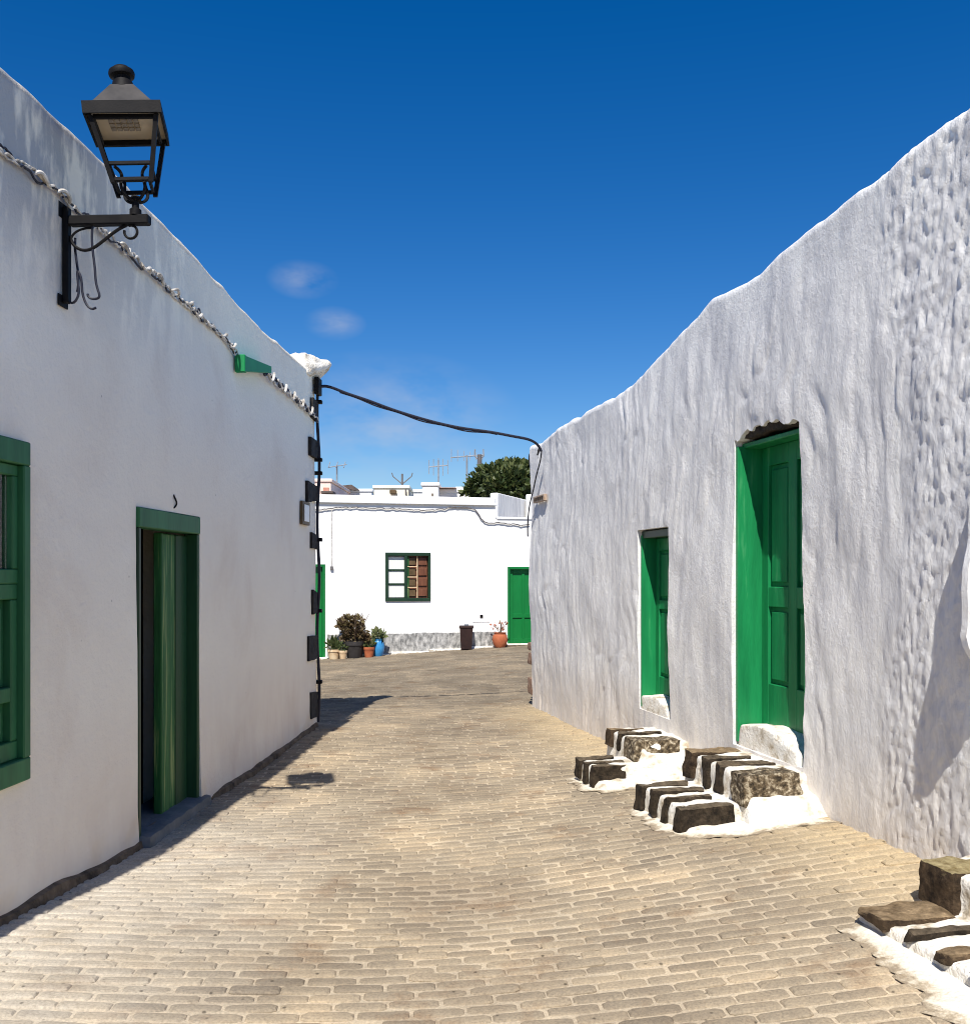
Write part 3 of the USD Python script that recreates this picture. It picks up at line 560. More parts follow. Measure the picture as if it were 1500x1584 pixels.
# fin of plaster
fz = np.linspace(-.1, 2.32, 50); fp = np.interp(fz, [-.1, 1.12, 1.20, 1.30, 1.6, 2.0, 2.22, 2.32], [.05, .05, .15, .22, .23, .17, .07, .0]) + (meshkit.fbm(np.c_[fz * 6, fz * 0, fz * 0], 3, 41) - .5) * .05
fs0, fs1 = 4.265, 4.335
wob = (meshkit.fbm(np.c_[fz * 4, fz * 0, fz * 0], 3, 42) - .5) * .03
cols = [R.P(fs0 + wob, fz, -.05), R.P(fs0 + wob, fz, fp * .5), R.P(fs0 + .012 + wob, fz, fp), R.P(fs1 - .02 + wob, fz, fp), R.P(fs1 + wob, fz, fp * .6), R.P(fs1 + .03 + wob, fz, -.05)]
v = np.vstack(cols); n = len(fz); k = np.arange(n - 1); b = MB()
for c in range(5): b.add(np.vstack([cols[c], cols[c + 1]]), np.c_[k, k + n, k + n + 1, k + 1][:, ::-1])
b.build('plaster_buttress', 'plaster_right', house_r, smooth=50)

def panel_door(fr, s0, s1, z0, z1, o, panels, matl, parent, label=None):
    d = MB(); fr.box(d, s0, s1, z0, z1, o - .04, o - .022, .002); d = d.build('door', matl, parent, label=label)
    xs_ = sorted({s0, s1, *[p[0] for p in panels], *[p[1] for p in panels]})
    # stiles and rails round the panels
    rail = MB(); zs_ = sorted({z0, z1, *[p[2] for p in panels], *[p[3] for p in panels]})
    for i in range(len(xs_) - 1):
        run = None
        for j in range(len(zs_) - 1):
            cx, cz = (xs_[i] + xs_[i + 1]) / 2, (zs_[j] + zs_[j + 1]) / 2
            hit = any(p[0] < cx < p[1] and p[2] < cz < p[3] for p in panels)
            if not hit: run = (run[0] if run else zs_[j], zs_[j + 1])
            if (hit or j == len(zs_) - 2) and run:
                fr.box(rail, xs_[i], xs_[i + 1], run[0], run[1], o - .021, o + .012, .004); run = None
    rail.build('door_rail', matl, d)
    for p in panels:
        q = MB(); fr.box(q, p[0] + .002, p[1] - .002, p[2] + .002, p[3] - .002, o - .021, o - .014, .001); fr.box(q, p[0] + .03, p[1] - .03, p[2] + .035, p[3] - .035, o - .0139, o + .004, .010)
        q.build('panel', matl, d)
    return d
s0, s1 = BD[0] + .03, BD[1] - .035
panel_door(R, s0, s1, .44, 2.50, -.20, [(s0 + .09, s0 + .35, 1.52, 2.37), (s0 + .46, s1 - .09, 1.52, 2.37), (s0 + .09, s0 + .35, .84, 1.38), (s0 + .46, s1 - .09, .84, 1.38)], 'green_right', house_r, 'tall four-panelled green door under a broken lintel')
fr_ = MB(); R.box(fr_, BD[1] - .033, BD[1] + .004, .42, 2.515, -.225, -.004, .006); fr_.build('door_jamb', 'green_right', house_r)
fr_ = MB(); R.box(fr_, BD[0] - .004, BD[0] + .028, .42, 2.515, -.225, -.03, .006); fr_.build('door_jamb', 'green_right', house_r)
fr_ = MB(); R.box(fr_, BD[0], BD[1], 2.501, 2.535, -.24, -.05, .006); fr_.build('door_head', 'green_right', house_r)
q = hull([R.P(s, z, o) for s in (BD[0] - .02, BD[1] + .02) for z in (2.545, 2.80) for o in (-.30, -.008)]); MB().tm(rough(q, .03, 8, 6, .04, 1)).build('broken_lintel', 'dark_timber', house_r, smooth=35)
s0, s1 = SD[0] + .03, SD[1] - .03
panel_door(R, s0, s1, .44, 1.93, -.15, [(s0 + .07, s0 + .28, .70, 1.30), (s0 + .36, s1 - .07, .70, 1.30), (s0 + .07, s0 + .28, 1.38, 1.82), (s0 + .36, s1 - .07, 1.38, 1.82)], 'green_right', house_r, 'low narrow green door')
fr_ = MB(); R.box(fr_, SD[1] - .028, SD[1] + .003, .42, 1.96, -.18, -.006, .005); fr_.build('door_jamb', 'green_right', house_r)
fr_ = MB(); R.box(fr_, SD[0] - .003, SD[0] + .028, .42, 1.96, -.18, -.03, .005); fr_.build('door_jamb', 'green_right', house_r)
fr_ = MB(); R.box(fr_, SD[0], SD[1], 1.931, 1.995, -.18, -.015, .005); fr_.build('door_head', 'green_dark', house_r)
# limewashed sills that swell up in front of the doors
for (d, zt) in ((BD, .575), (SD, .545)):
    w = d[1] - d[0]
    q = hull([R.P(s, z, o) for s, z in ((d[0] + .015, .28), (d[0] + .02, zt - .10), (d[0] + .3 * w, zt - .02), (d[0] + .6 * w, zt), (d[1] - .1 * w, zt - .035), (d[1] - .03, .28)) for o in (-.21, .018)])
    MB().tm(rough(q, .010, 7, 3, .03, 2)).build('door_sill', 'limewash', house_r, smooth=50)
# weathered stones showing at the far corner, a shadow gap of missing plaster, and a street plate
for v0, v1 in ((1000, 1012), (1014, 1032), (1052, 1078)):
    q = hull([R.P(s, z, o) for s in (R_END - .22, R_END + .02) for z in (zz(v1, 12.5), zz(v0, 12.5)) for o in (-.2, .035)]); MB().tm(rough(q, .02, 9, v0, .05, 1)).build('corner_stone', 'red_stone', house_r, smooth=35)
q = hull([R.P(s, z, o) for s in (R_END - .55, R_END + .015) for z in (zz(722, 12.5), zz(703, 12.5)) for o in (-.2, .03)]); MB().tm(rough(q, .02, 8, 4, .05, 1)).build('corner_stone', 'quoin', house_r, label='dark stone bare of plaster below the cable end', smooth=35)
s0, s1 = sR(846), sR(829); q = MB(); R.box(q, s0, s1, zz(776, 12), zz(766, 12), .0, .040, .004); pq = q.build('street_plate', 'sign_brown', house_r)
q = MB()
for k in range(5):
    c = s0 + (s1 - s0) * (.16 + .17 * k); R.box(q, c - .03, c + .03, zz(773.5, 12), zz(768.5, 12), .041, .044, .001)
q.build('lettering', 'dark_timber', pq, kind='stuff')

# ------------------------------------------------------------------ stone steps
def stoop(label, tiers, apron, seed):
    """tiers: (s0, s1, o_front, o_back, z_bottom, z_top, stones [(s0, s1, look)])."""
    r_ = random.Random(seed)
    c = R.P((tiers[0][0] + tiers[0][1]) / 2, 0, .4); t = thing('stone_steps', label, 'steps', (c[0], c[1], float(gz(c[0], c[1]))), group='stone steps along the right wall')
    man = None
    for (s0, s1, of, ob, z0, z1, st) in tiers:
        # mortar body, splayed out at its foot and towards the near end
        zm_ = z0 + .45 * (z1 - z0)
        q = hull([R.P(s, z, o) for s, z, o in ((s0 + .06, z1 - .006, -.05), (s1 + .01, z1 - .006, -.05), (s0 + .06, z1 - .012, of - .03), (s1 + .01, z1 - .014, of - .03), (s0 + .05, z0 - .12, of - .01), (s1 + .02, z0 - .12, of - .01), (s0 + .05, z0 - .12, -.05), (s1 + .05, z0 - .12, -.05))])
        q = q + hull([R.P(s, z, o) for s, z, o in ((s0 + .08, zm_, -.05), (s0 + .08, zm_, of - .03), (s0 - .05, zm_ - .02, -.05), (s0 - .04, zm_ - .03, of - .06), (s0 + .08, z0 - .12, of + .02), (s0 - .16, z0 - .12, of + .02), (s0 - .26, z0 - .12, -.05), (s0 + .08, z0 - .12, -.05))])
        man = q if man is None else man + q
    MB().tm(rough(man, .020, 9, seed, .03, 2)).build('mortar', 'limewash', t, smooth=50)
    for (s0, s1, of, ob, z0, z1, st) in tiers:
        for (a, b_, look) in st:
            j = lambda x: r_.uniform(-x, x); a, b_ = a + .030, b_ - .030
            ss_, sb = (a, b_), ob + j(.04)
            pts = []
            for s in ss_:
                k = j(.012)
                pts += [R.P(s + j(.01), z1 + .004 + j(.012), of + .008 + j(.012)), R.P(s + j(.01), z0 + .01 + j(.02), of + .018 + j(.01)), R.P(s + j(.012), z1 + .004 + j(.008), sb + j(.03)), R.P(s, z0, sb)]
            m_ = rough(hull(pts), .020, 11, r_.randrange(99), .018, 1); MB().tm(m_).build('stone', look, t, smooth=25)
    # lime splashed on the paving round the foot
    pts = [np.array(p) for p in apron]; ring = []
    for k in range(len(pts)):
        p, q = pts[k], pts[(k + 1) % len(pts)]; n = max(2, int(np.linalg.norm(q - p) / .03))
        for e in range(n):
            w = p + (q - p) * e / n; ring.append(w)
    ring = np.array(ring); cen_ = ring.mean(0)
    nz_ = (meshkit.fbm(np.c_[ring * 9, np.zeros(len(ring))], 3, seed) - .5) * .16 + (rng.random(len(ring)) - .5) * .025
    d = ring - cen_; d /= np.linalg.norm(d, axis=1, keepdims=True); ring = ring + d * nz_[:, None]
    poly = Polygon(ring).buffer(0)
    if poly.geom_type != 'Polygon': poly = max(poly.geoms, key=lambda q: q.area)
    v, f = trimesh.creation.triangulate_polygon(poly, engine='earcut')
    v, f = trimesh.remesh.subdivide_to_size(np.c_[v, np.zeros(len(v))], f, .05); f = np.asarray(f)
    dist = np.array([poly.exterior.distance(Point(p[:2])) for p in v])
    b = MB(); b.add(np.c_[v[:, :2], gz(v[:, 0], v[:, 1]) + .0022 + np.clip(dist - .02, 0, .12) * .10], f, np.clip(dist / .16, 0, 1)); b.build('lime_splash', 'splash', t, tone=True)
    return t
Rxy = lambda s, o: R.P(s, 0, o)[:2]
stoop('two stone steps set in white mortar below the tall green door',
      [(5.92, 6.74, .83, .52, .03, .205, [(6.52, 6.70, 'basalt'), (6.31, 6.45, 'basalt'), (6.12, 6.26, 'basalt'), (5.90, 6.07, 'basalt')]),
       (5.92, 6.84, .43, .10, .19, .385, [(6.62, 6.82, 'basalt_brown'), (6.40, 6.55, 'basalt'), (6.20, 6.34, 'basalt'), (5.88, 6.13, 'basalt_lichen')])],
      [Rxy(6.85, .0), Rxy(6.70, .88), Rxy(6.3, .92), Rxy(5.92, .92), Rxy(5.72, .66), Rxy(5.66, .3), Rxy(5.66, .0)], 1)
stoop('two short stone steps below the low green door, farthest from the front',
      [(7.45, 7.95, .86, .55, -.02, .145, [(7.76, 7.93, 'basalt'), (7.60, 7.72, 'basalt'), (7.43, 7.56, 'basalt')]),
       (7.60, 8.40, .45, .12, .13, .29, [(8.20, 8.38, 'basalt_brown'), (8.00, 8.13, 'basalt'), (7.62, 7.94, 'basalt_lichen')])],
      [Rxy(8.5, .0), Rxy(8.40, .48), Rxy(8.0, .90), Rxy(7.5, .95), Rxy(7.33, .8), Rxy(7.36, .3), Rxy(7.4, .0)], 2)
stoop('worn brown stone steps in splashed mortar at the near right with an ochre top block',
      [(3.30, 4.38, .72, .38, .12, .155, [(4.12, 4.36, 'basalt_brown'), (3.93, 4.05, 'basalt'), (3.74, 3.87, 'basalt_brown'), (3.48, 3.68, 'basalt'), (3.25, 3.42, 'basalt_brown')]),
       (3.30, 4.44, .36, .02, .13, .325, [(4.16, 4.44, 'basalt_ochre'), (3.84, 4.09, 'basalt_brown'), (3.50, 3.78, 'basalt_ochre')])],
      [Rxy(4.40, .42), Rxy(4.36, .82), Rxy(4.0, .86), Rxy(3.6, .92), Rxy(3.2, .92), Rxy(3.1, .0), Rxy(4.15, .0)], 3)

# ------------------------------------------------------------------ house across the end
house_f = thing('white_house', 'sunlit white house across the end with a grid-paned window between two green doors', 'house', (0, 22.95, 0))
XL, XM, XR = -13.0, sF(766), 9.0
FD1 = (sF(462), sF(503), -.33, zz(873, 22.1)); FD2 = (sF(785), sF(836), -.06, zz(877, 23.2)); FW = (sF(596), sF(665.5), zz(930, 22.5), zz(855, 22.5))
b = MB(); holes = sorted([FD1, FW, FD2]); prev = XL
for h in holes:
    for (a0, a1) in ((prev, h[0]),):
        F.box(b, a0, a1, -1.2, 3.25 if a0 < XM and a1 <= XM + .01 else 2.93, -.4, 0, .001) if not (a0 < XM < a1) else (F.box(b, a0, XM, -1.2, 3.25, -.4, 0, .001), F.box(b, XM, a1, -1.2, 2.93, -.4, 0, .001))
    zt = 3.25 if h[1] < XM else 2.93
    F.box(b, h[0], h[1], h[3], zt, -.4, 0, .001); F.box(b, h[0], h[1], -1.2, h[2], -.4, 0, .001); prev = h[1]
F.box(b, prev, XR, -1.2, 2.93, -.4, 0, .001); b.build('wall', 'plaster_far', house_f)
b = MB(); F.box(b, XL, XM + .03, 3.251, 3.30, -.4, .07, .015); b.build('cornice', 'plaster_far', house_f)
b = MB(); F.box(b, XL, XM, 3.301, 3.44, -.4, .012, .02); b.build('parapet', 'plaster_far', house_f)
b = MB(); F.box(b, XM + .035, XR, 2.931, 2.99, -.4, .03, .02); b.build('parapet', 'plaster_far', house_f)
b = MB(); F.box(b, XL, XM, 3.05, 3.2, -7, -.41, .01); b.build('roof_slab', 'roof_slab', house_f)
b = MB(); F.box(b, XM + .005, XR, 2.6, 2.75, -7, -.41, .01); b.build('roof_slab', 'roof_slab', house_f)
b = MB(); F.box(b, XL, XR, -1.2, 2.55, -7.2, -7.01, .01); b.build('back_wall', 'plaster_far', house_f)
# terrace wall set back on the lower part
TW = Frame((XM + .03, 23.6), (.36, 1), (1, -.36)); b = MB(); TW.box(b, .1, 4.5, 2.76, 3.62, -.2, 0, .02); b.build('terrace_wall', 'plaster_right', house_f)
b = MB(); q = TW.P(2.2, 0, .12); box(b, q[0] - .09, q[0] + .09, q[1] - .1, q[1] + .1, 2.76, 3.75, .02); b.build('terrace_post', 'plaster_far', house_f)
# plinth
b = MB(); xs = np.linspace(FD1[1] + .04, FD2[0] - .04, 60); zt = .27 + (meshkit.fbm(np.c_[xs * 4, xs * 0, xs * 0], 2, 5) - .5) * .04
p0, p1, p2 = F.P(xs, -.8, .03), F.P(xs, zt - .02, .03), F.P(xs, zt, -.02); n = len(xs); k = np.arange(n - 1); b.add(np.vstack([p0, p1, p2]), np.vstack([np.c_[k, k + 1, k + n + 1, k + n], np.c_[k + n, k + n + 1, k + 2 * n + 1, k + 2 * n]])); b.build('plinth', 'granite', house_f)
b = MB()
for x0 in np.arange(XL, 4, .9): F.box(b, x0, x0 + .895, float(gz(x0 + .45, yF(x0 + .45) - .1)) - .2, float(gz(x0 + .45, yF(x0 + .45) - .1)) + .035, -.01, .13, .02)
b.build('kerb_strip', 'limewash', house_f)
for h, lab in ((FD1, 'bright green door at the left end'), (FD2, 'bright green door at the right end')):
    d = MB(); F.box(d, h[0] + .06, h[1] - .06, h[2] + .02, h[3] - .06, -.12, -.10, .002); d = d.build('door', 'green_bright', house_f, label=lab)
    zm = h[2] + (h[3] - h[2]) * .37; mid = (h[0] + h[1]) / 2
    q = MB()
    for a in ((h[0] + .061, h[0] + .14, h[2] + .02, h[3] - .061), (h[1] - .14, h[1] - .061, h[2] + .02, h[3] - .061), (h[0] + .141, h[1] - .141, zm - .05, zm + .05), (h[0] + .141, h[1] - .141, h[3] - .15, h[3] - .061), (h[0] + .141, h[1] - .141, h[2] + .02, h[2] + .14), (mid - .03, mid + .03, zm + .051, h[3] - .151), (mid - .03, mid + .03, h[2] + .141, zm - .051)): F.box(q, *a, -.099, -.075, .005)
    q.build('door_rail', 'green_bright', d)
    q = MB()
    for a in ((h[0] + .001, h[0] + .058, h[2], h[3] - .001), (h[1] - .058, h[1] - .001, h[2], h[3] - .001), (h[0] + .059, h[1] - .059, h[3] - .058, h[3] - .001)): F.box(q, *a, -.16, .008, .005)
    q.build('door_frame', 'green_bright', house_f)
    q = MB(); F.box(q, h[0] - .1, h[1] + .1, h[2] - .2, h[2] + .012, -.1, .30, .01); q.build('doorstep', 'footing', house_f)
w = MB(); x0, x1, z0, z1 = FW; xm = x0 + (x1 - x0) * .45
for a in ((x0, x1, z1 - .075, z1), (x0, x1, z0, z0 + .07), (x0, x0 + .06, z0 + .0705, z1 - .0755), (x1 - .05, x1, z0 + .0705, z1 - .0755), (xm - .03, xm + .03, z0 + .0705, z1 - .0755)): F.box(w, *a, -.10, .035, .006)
w = w.build('window', 'green_dark', house_f)
ph = (z1 - z0 - .146) / 3
for k in range(3):
    za = z0 + .0705 + k * ph; zb = za + ph
    q = MB(); F.box(q, x0 + .061, xm - .031, za + .02, zb - .02, -.045, -.040, .001); q.build('pane', 'curtain', w)
    if k: q = MB(); F.box(q, x0 + .061, xm - .031, za - .019, za + .019, -.06, -.015, .004); q.build('glazing_bar', 'green_dark', w)
# right half: brick-like reflection painted as brown boards behind a thin lattice
q = MB(); F.box(q, xm + .031, x1 - .051, z0 + .0705, z1 - .0755, -.09, -.08, .001); q.build('brick_reflection', 'reflected_red', w)
xc = xm + (x1 - xm) * .47; zr = np.linspace(z0 + .075, z1 - .08, 5)
for c in range(2):
    for k in range(4):
        a0, a1 = ((xm + .05, xc - .03), (xc + .03, x1 - .07))[c]
        q = MB(); F.box(q, a0, a1, zr[k] + .035, zr[k + 1] - .035, -.079, -.05, .012); q.build('panel', 'reflected_red' if c else 'brown_wood', w)  # raised blocks of the painted reflection
q = MB(); F.box(q, xc - .012, xc + .012, z0 + .0705, z1 - .0755, -.03, -.012, .003)
for k in range(1, 4): F.box(q, xm + .031, xc - .0125, zr[k] - .012, zr[k] + .012, -.03, -.012, .003)
q.build('glazing_bar', 'clay_pale', w)
q = MB(); F.box(q, xm + .0305, xm + .075, z0 + .071, z1 - .076, -.07, -.02, .004); q.build('sash_rail', 'green_worn', w)
# meter hatch and its keyhole
q = MB(); F.box(q, sF(731), sF(757), zz(962, 23), zz(944, 23), .001, .012, .003); q = q.build('meter_hatch', 'plaster_far', house_f)
k = MB(); F.box(k, sF(742), sF(746.5), zz(955.5, 23), zz(951, 23), .013, .03, .003); k.build('latch', 'iron', q)

# ------------------------------------------------------------------ far houses, aerials, tree
def far_house(label, x0, x1, y, z1, look, extras=()):
    t = thing('distant_house', label, 'house', ((x0 + x1) / 2, y, -1), group='houses on the skyline'); b = MB(); box(b, x0, x1, y, y + 6, -1, z1, .03); b.build('wall', look, t)
    b = MB(); box(b, x0 - .06, x1 + .06, y - .06, y + 6.06, z1 + .001, z1 + .16, .03); b.build('parapet', look, t)
    for nm, lk, (a0, a1, d0, d1, c0, c1) in extras:
        b = MB(); box(b, a0, a1, y + d0, y + d1, c0, c1, .02); b.build(nm, lk, t)
    return t
ux = lambda u, Y: kx(u) * Y
Yh = 44.
far_house('pale pink house with a flat roof showing over the parapet at far left', ux(440, Yh), ux(512, Yh), Yh, zz(746, Yh), 'pink_wall', [('chimney', 'red_tile', (ux(500, Yh), ux(510, Yh), .2, .6, zz(746, Yh) + .162, zz(741, Yh))), ('window', 'red_tile', (ux(500, Yh), ux(509, Yh), -.03, .1, zz(764, Yh), zz(754, Yh))), ('wall_slab', 'tile_roof', (ux(501, Yh), ux(520, Yh), -.9, -.06, zz(766, Yh), zz(762, Yh)))])
Yh = 50.
t = far_house('white house with a dark tiled lean-to roof', ux(512, Yh), ux(575, Yh), Yh, zz(761, Yh), 'plaster_far')
b = MB(); p = [(ux(526, Yh), zz(752, Yh)), (ux(545, Yh), zz(750.5, Yh)), (ux(556, Yh), zz(758, Yh)), (ux(548, Yh), zz(759, Yh)), (ux(541, Yh), zz(754, Yh))]
MB().tm(hull([(x, y_, z) for x, z in p for y_ in (Yh - .3, Yh + 3)])).build('roof', 'tile_roof', t)
MB().tm(hull([(x, y_, z) for x, z in ((ux(517, Yh), zz(748, Yh)), (ux(528, Yh), zz(750, Yh)), (ux(526, Yh), zz(762, Yh)), (ux(515, Yh), zz(762, Yh))) for y_ in (Yh - .2, Yh + 3)])).build('gable', 'plaster_far', t)
Yh = 46.
far_house('low cream house with rooftop parapets in the middle of the skyline', ux(578, Yh), ux(632, Yh), Yh, zz(756, Yh), 'cream_wall', [('stairhead', 'plaster_far', (ux(578, Yh), ux(592, Yh), .3, 2.5, zz(756, Yh) + .162, zz(750, Yh))), ('water_tank', 'brown_wood', (ux(604, Yh), ux(614, Yh), -.5, -.07, zz(765, Yh), zz(759, Yh))), ('drain_pipe', 'mast_grey', (ux(627, Yh), ux(629, Yh), -.25, -.07, zz(766, Yh), zz(757, Yh))), ('drain_pipe', 'mast_grey', (ux(632.5, Yh), ux(634.5, Yh), -.25, -.07, zz(766, Yh), zz(757, Yh)))])
Yh = 48.
far_house('low white house with a plain flat parapet left of the aerial', ux(632, Yh), ux(655, Yh), Yh, zz(762, Yh), 'plaster_far')
Yh = 42.
far_house('small white cube house below the tall aerial', ux(653, Yh), ux(678, Yh), Yh, zz(752, Yh), 'plaster_far', [('window', 'brown_wood', (ux(667.5, Yh), ux(670, Yh), -.03, .1, zz(768, Yh), zz(763, Yh)))])
Yh = 43.
far_house('white house with a pink roof edge beside the tree', ux(679, Yh), ux(800, Yh), Yh, zz(762, Yh), 'plaster_far', [('roof_edge', 'pink_wall', (ux(679, Yh), ux(706, Yh), -.4, 3, zz(761, Yh) + .162, zz(755, Yh))), ('chimney', 'plaster_far', (ux(655, Yh) + 1.4, ux(655, Yh) + 1.9, .3, .8, zz(762, Yh) + .162, zz(752, Yh)))])

def aerial(label, u, Y, v0, v1, kindof, r=.035, matl='aluminium'):
    x = ux(u, Y); z0, z1 = zz(v0, Y), zz(v1, Y); t = thing('tv_antenna', label, 'antenna', (x, Y, z0), group='aerials on the skyline')
    b = MB(); tube(b, [(x, Y, z0), (x, Y, z1)], r, 8); b.build('mast', matl, t)
    b = MB()
    if kindof == 'yagi_side':
        w = (z1 - z0) * .45; zb = z1 - .1; tube(b, [(x - w, Y, zb), (x + w, Y, zb + .1)], .025, 6); b.build('boom', matl, t)
        for k, fx in enumerate(np.linspace(-.95, .95, 6)):
            q = MB(); hgt = .36 - .04 * k; tube(q, [(x + w * fx, Y - .05, zb - hgt * .5), (x + w * fx, Y + .05, zb + hgt)], .013, 6); q.build('element', matl, t)
    elif kindof == 'panel':
        tube(b, [(x - .42, Y, z1 - .30), (x + .42, Y, z1 - .22)], .025, 6); b.build('boom', matl, t)
        for fx in (-.42, -.22, .0, .2, .42):
            q = MB(); tube(q, [(x + fx, Y, z1 - .75 + abs(fx) * .3), (x + fx, Y, z1 + .10 - abs(fx) * .2)], .017, 6); q.build('element', matl, t)
    elif kindof == 'small':
        tube(b, [(x - .4, Y, z1 - .12), (x + .45, Y, z1 + .02)], .022, 6); b.build('boom', matl, t)
        for fx in (-.35, 0, .35):
            q = MB(); tube(q, [(x + fx, Y - .25, z1 - .16), (x + fx, Y + .25, z1 + .16)], .02, 6); q.build('element', matl, t)
    else:
        for sg in (-1, 1):
            q = MB(); tube(q, [(x, Y, z1 - .5), (x + sg * .45, Y, z1 - .12), (x + sg * .5, Y, z1 + .05)], .028, 6); q.build('element', matl, t)
aerial('thin aerial with a short crossbar on the pink house at far left', 521, 44.5, 748, 719, 'small')
aerial('branching dark aerial in the middle of the skyline', 622, 47, 758, 733, 'fork', .05, 'mast_grey')
aerial('tall comb-shaped aerial standing on the white cube house', 678, 43.5, 762, 712, 'panel')
aerial('horizontal aerial on a thin mast left of the wooden pole', 722, 40, 760, 704, 'yagi_side')
x = ux(741, 38); t = thing('utility_pole', 'grey utility pole with a forked top beside the tree', 'pole', (x, 38, zz(765, 38)))
b = MB(); tube(b, [(x, 38, zz(768, 38)), (x + .02, 38, zz(703, 38))], [.13, .09], 10); b.build('pole', 'mast_grey', t)
for sg in (-1, 1): b = MB(); tube(b, [(x, 38, zz(712, 38)), (x + sg * .18, 38, zz(705, 38)), (x + sg * .16, 38, zz(695, 38))], .03, 6); b.build('fork_arm', 'aluminium', t)

def leaves(mb, cen_, n, size, spread, up=.3, shape=1.0, seed=0, lobe=None):
    """n leaf-shaped quads scattered around cen_ within spread (x, y, z)."""
    r = np.random.default_rng(seed)
    d = r.normal(size=(n, 3)); d /= np.linalg.norm(d, axis=1, keepdims=True)
    rad = r.random(n) ** (1 / 2.2); c = np.asarray(cen_) + d * rad[:, None] * np.asarray(spread)
    ax = d + r.normal(0, .55, (n, 3)); ax[:, 2] += up; ax /= np.linalg.norm(ax, axis=1, keepdims=True)
    sd = np.cross(ax, r.normal(size=(n, 3))); sd /= np.linalg.norm(sd, axis=1, keepdims=True)
    l = size * r.uniform(.6, 1.3, n)[:, None]; w = l * .32 * shape
    up_ = np.cross(ax, sd) * l * .12
    v = np.stack([c, c + ax * l * .5 + sd * w + up_, c + ax * l, c + ax * l * .5 - sd * w + up_], 1).reshape(-1, 3)
    f = (np.array([[0, 1, 2, 3]])[None] + 4 * np.arange(n)[:, None, None]).reshape(-1, 4)
    mb.add(v, f, np.repeat(np.clip(r.normal(.45, .25, n) + .25 * (d[:, 2] * rad), 0, 1), 4))
YT = 36.; tx = ux(778, YT)
t = thing('tree', 'dark green leafy tree rising behind the far white house at right', 'tree', (tx, YT, 0))
b = MB(); tube(b, [(tx - .1, YT, -.5), (tx, YT, 1.6), (tx + .05, YT, 3.3), (tx, YT, 4.4)], [.22, .17, .13, .06], 10); b.build('trunk', 'bark', t)
b = MB(); r = np.random.default_rng(3)
for k in range(9):
    a = r.uniform(0, 6.28); e = np.array([tx + math.cos(a) * r.uniform(.6, 1.3), YT + math.sin(a) * r.uniform(.6, 1.2), r.uniform(4.0, 5.2)])
    tube(b, [(tx, YT, 2.8), (np.array([tx, YT, 3.0]) + e) / 2 + (0, 0, .2), e], [.08, .05, .015], 6)
b.build('branches', 'bark', t)
b = MB()
for (u, v, dy, rr) in ((748, 748, 0, .62), (765, 742, -.4, .62), (762, 757, .5, .7), (780, 735, 0, .62), (795, 732, .4, .62), (808, 742, 0, .62), (790, 750, -.7, .75), (815, 755, -.2, .7), (772, 760, -.8, .6), (800, 724, .1, .34), (785, 727, .2, .30), (736, 760, .2, .36), (752, 737, .3, .34), (826, 740, 0, .7), (845, 750, 0, .7), (727, 758, .1, .22)):
    leaves(b, (ux(u, YT), YT + dy, zz(v, YT)), int(520 * rr ** 2 / .36 * .62) + 50, .23, (rr * 1.08, rr, rr * .86), seed=u)
b.build('crown', 'leaf_tree', t, tone=True)

# ------------------------------------------------------------------ pots, plants, bin by the far house
def pot(name, label, u, vb, vt, w, prof, look, cat='pot', out=.28, sp=None):
    x = sF(u); c = F.P(x, 0, out); g0 = float(gz(c[0], c[1])); Y = c[1]
    h = (vb - vt) / 1500 * Y; r0 = w / 1500 * Y / 2
    t = thing(name, label, cat, (c[0], c[1], g0), group='potted plants along the far facade')
    b = MB(); lathe(b, [(r * r0, g0 + z * h) for r, z in prof], (c[0], c[1], 0), 20); b.build('pot', look, t, smooth=40)
    b = MB(); lathe(b, [(0.001, g0 + h * .9), (r0 * .74, g0 + h * .9)], (c[0], c[1], 0), 16); b.build('soil', 'soil', t)
    return t, c, g0, h, r0
P1 = [(.0, 0), (.70, 0), (.92, .75), (1.0, .76), (1.0, 1.0), (.88, 1.0), (.84, .86)]
PB = [(.0, 0), (.62, 0), (.85, .2), (1.0, .5), (.92, .78), (.72, .9), (.82, 1.0), (.70, 1.0), (.64, .88)]
t, c, g0, h, r0 = pot('potted_plant', 'pale clay pot with small spiky succulents beside the left green door', 515, 1019, 1004, 21, P1, 'clay_pale', 'potted plant')
b = MB(); leaves(b, (c[0], c[1], g0 + h + .09), 90, .16, (.15, .13, .12), up=1.2, shape=.6, seed=1); b.build('foliage', 'leaf_green', t, tone=True)
t, c, g0, h, r0 = pot('potted_plant', 'small pale terracotta pot with a low plant next to the big dark pot', 528, 1020, 1007, 14, P1, 'clay_pale', 'potted plant', .42)
b = MB(); leaves(b, (c[0], c[1], g0 + h + .05), 40, .10, (.08, .08, .06), up=1, seed=2); b.build('foliage', 'leaf_green', t, tone=True)
t, c, g0, h, r0 = pot('potted_shrub', 'big dark pot holding a bushy reddish-brown shrub', 546, 1018, 992, 32, P1, 'pot_dark', 'potted plant', .34)
b = MB()
r = np.random.default_rng(9)
for k in range(12):
    a = r.uniform(0, 6.28); tube(b, [(c[0], c[1], g0 + h * .85), (c[0] + .12 * math.cos(a), c[1] + .12 * math.sin(a), g0 + h + .22), (c[0] + r.uniform(.15, .36) * math.cos(a), c[1] + .25 * math.sin(a), g0 + h + r.uniform(.3, .62))], [.014, .010, .004], 5)
b.build('stems', 'bark', t)
b = MB()
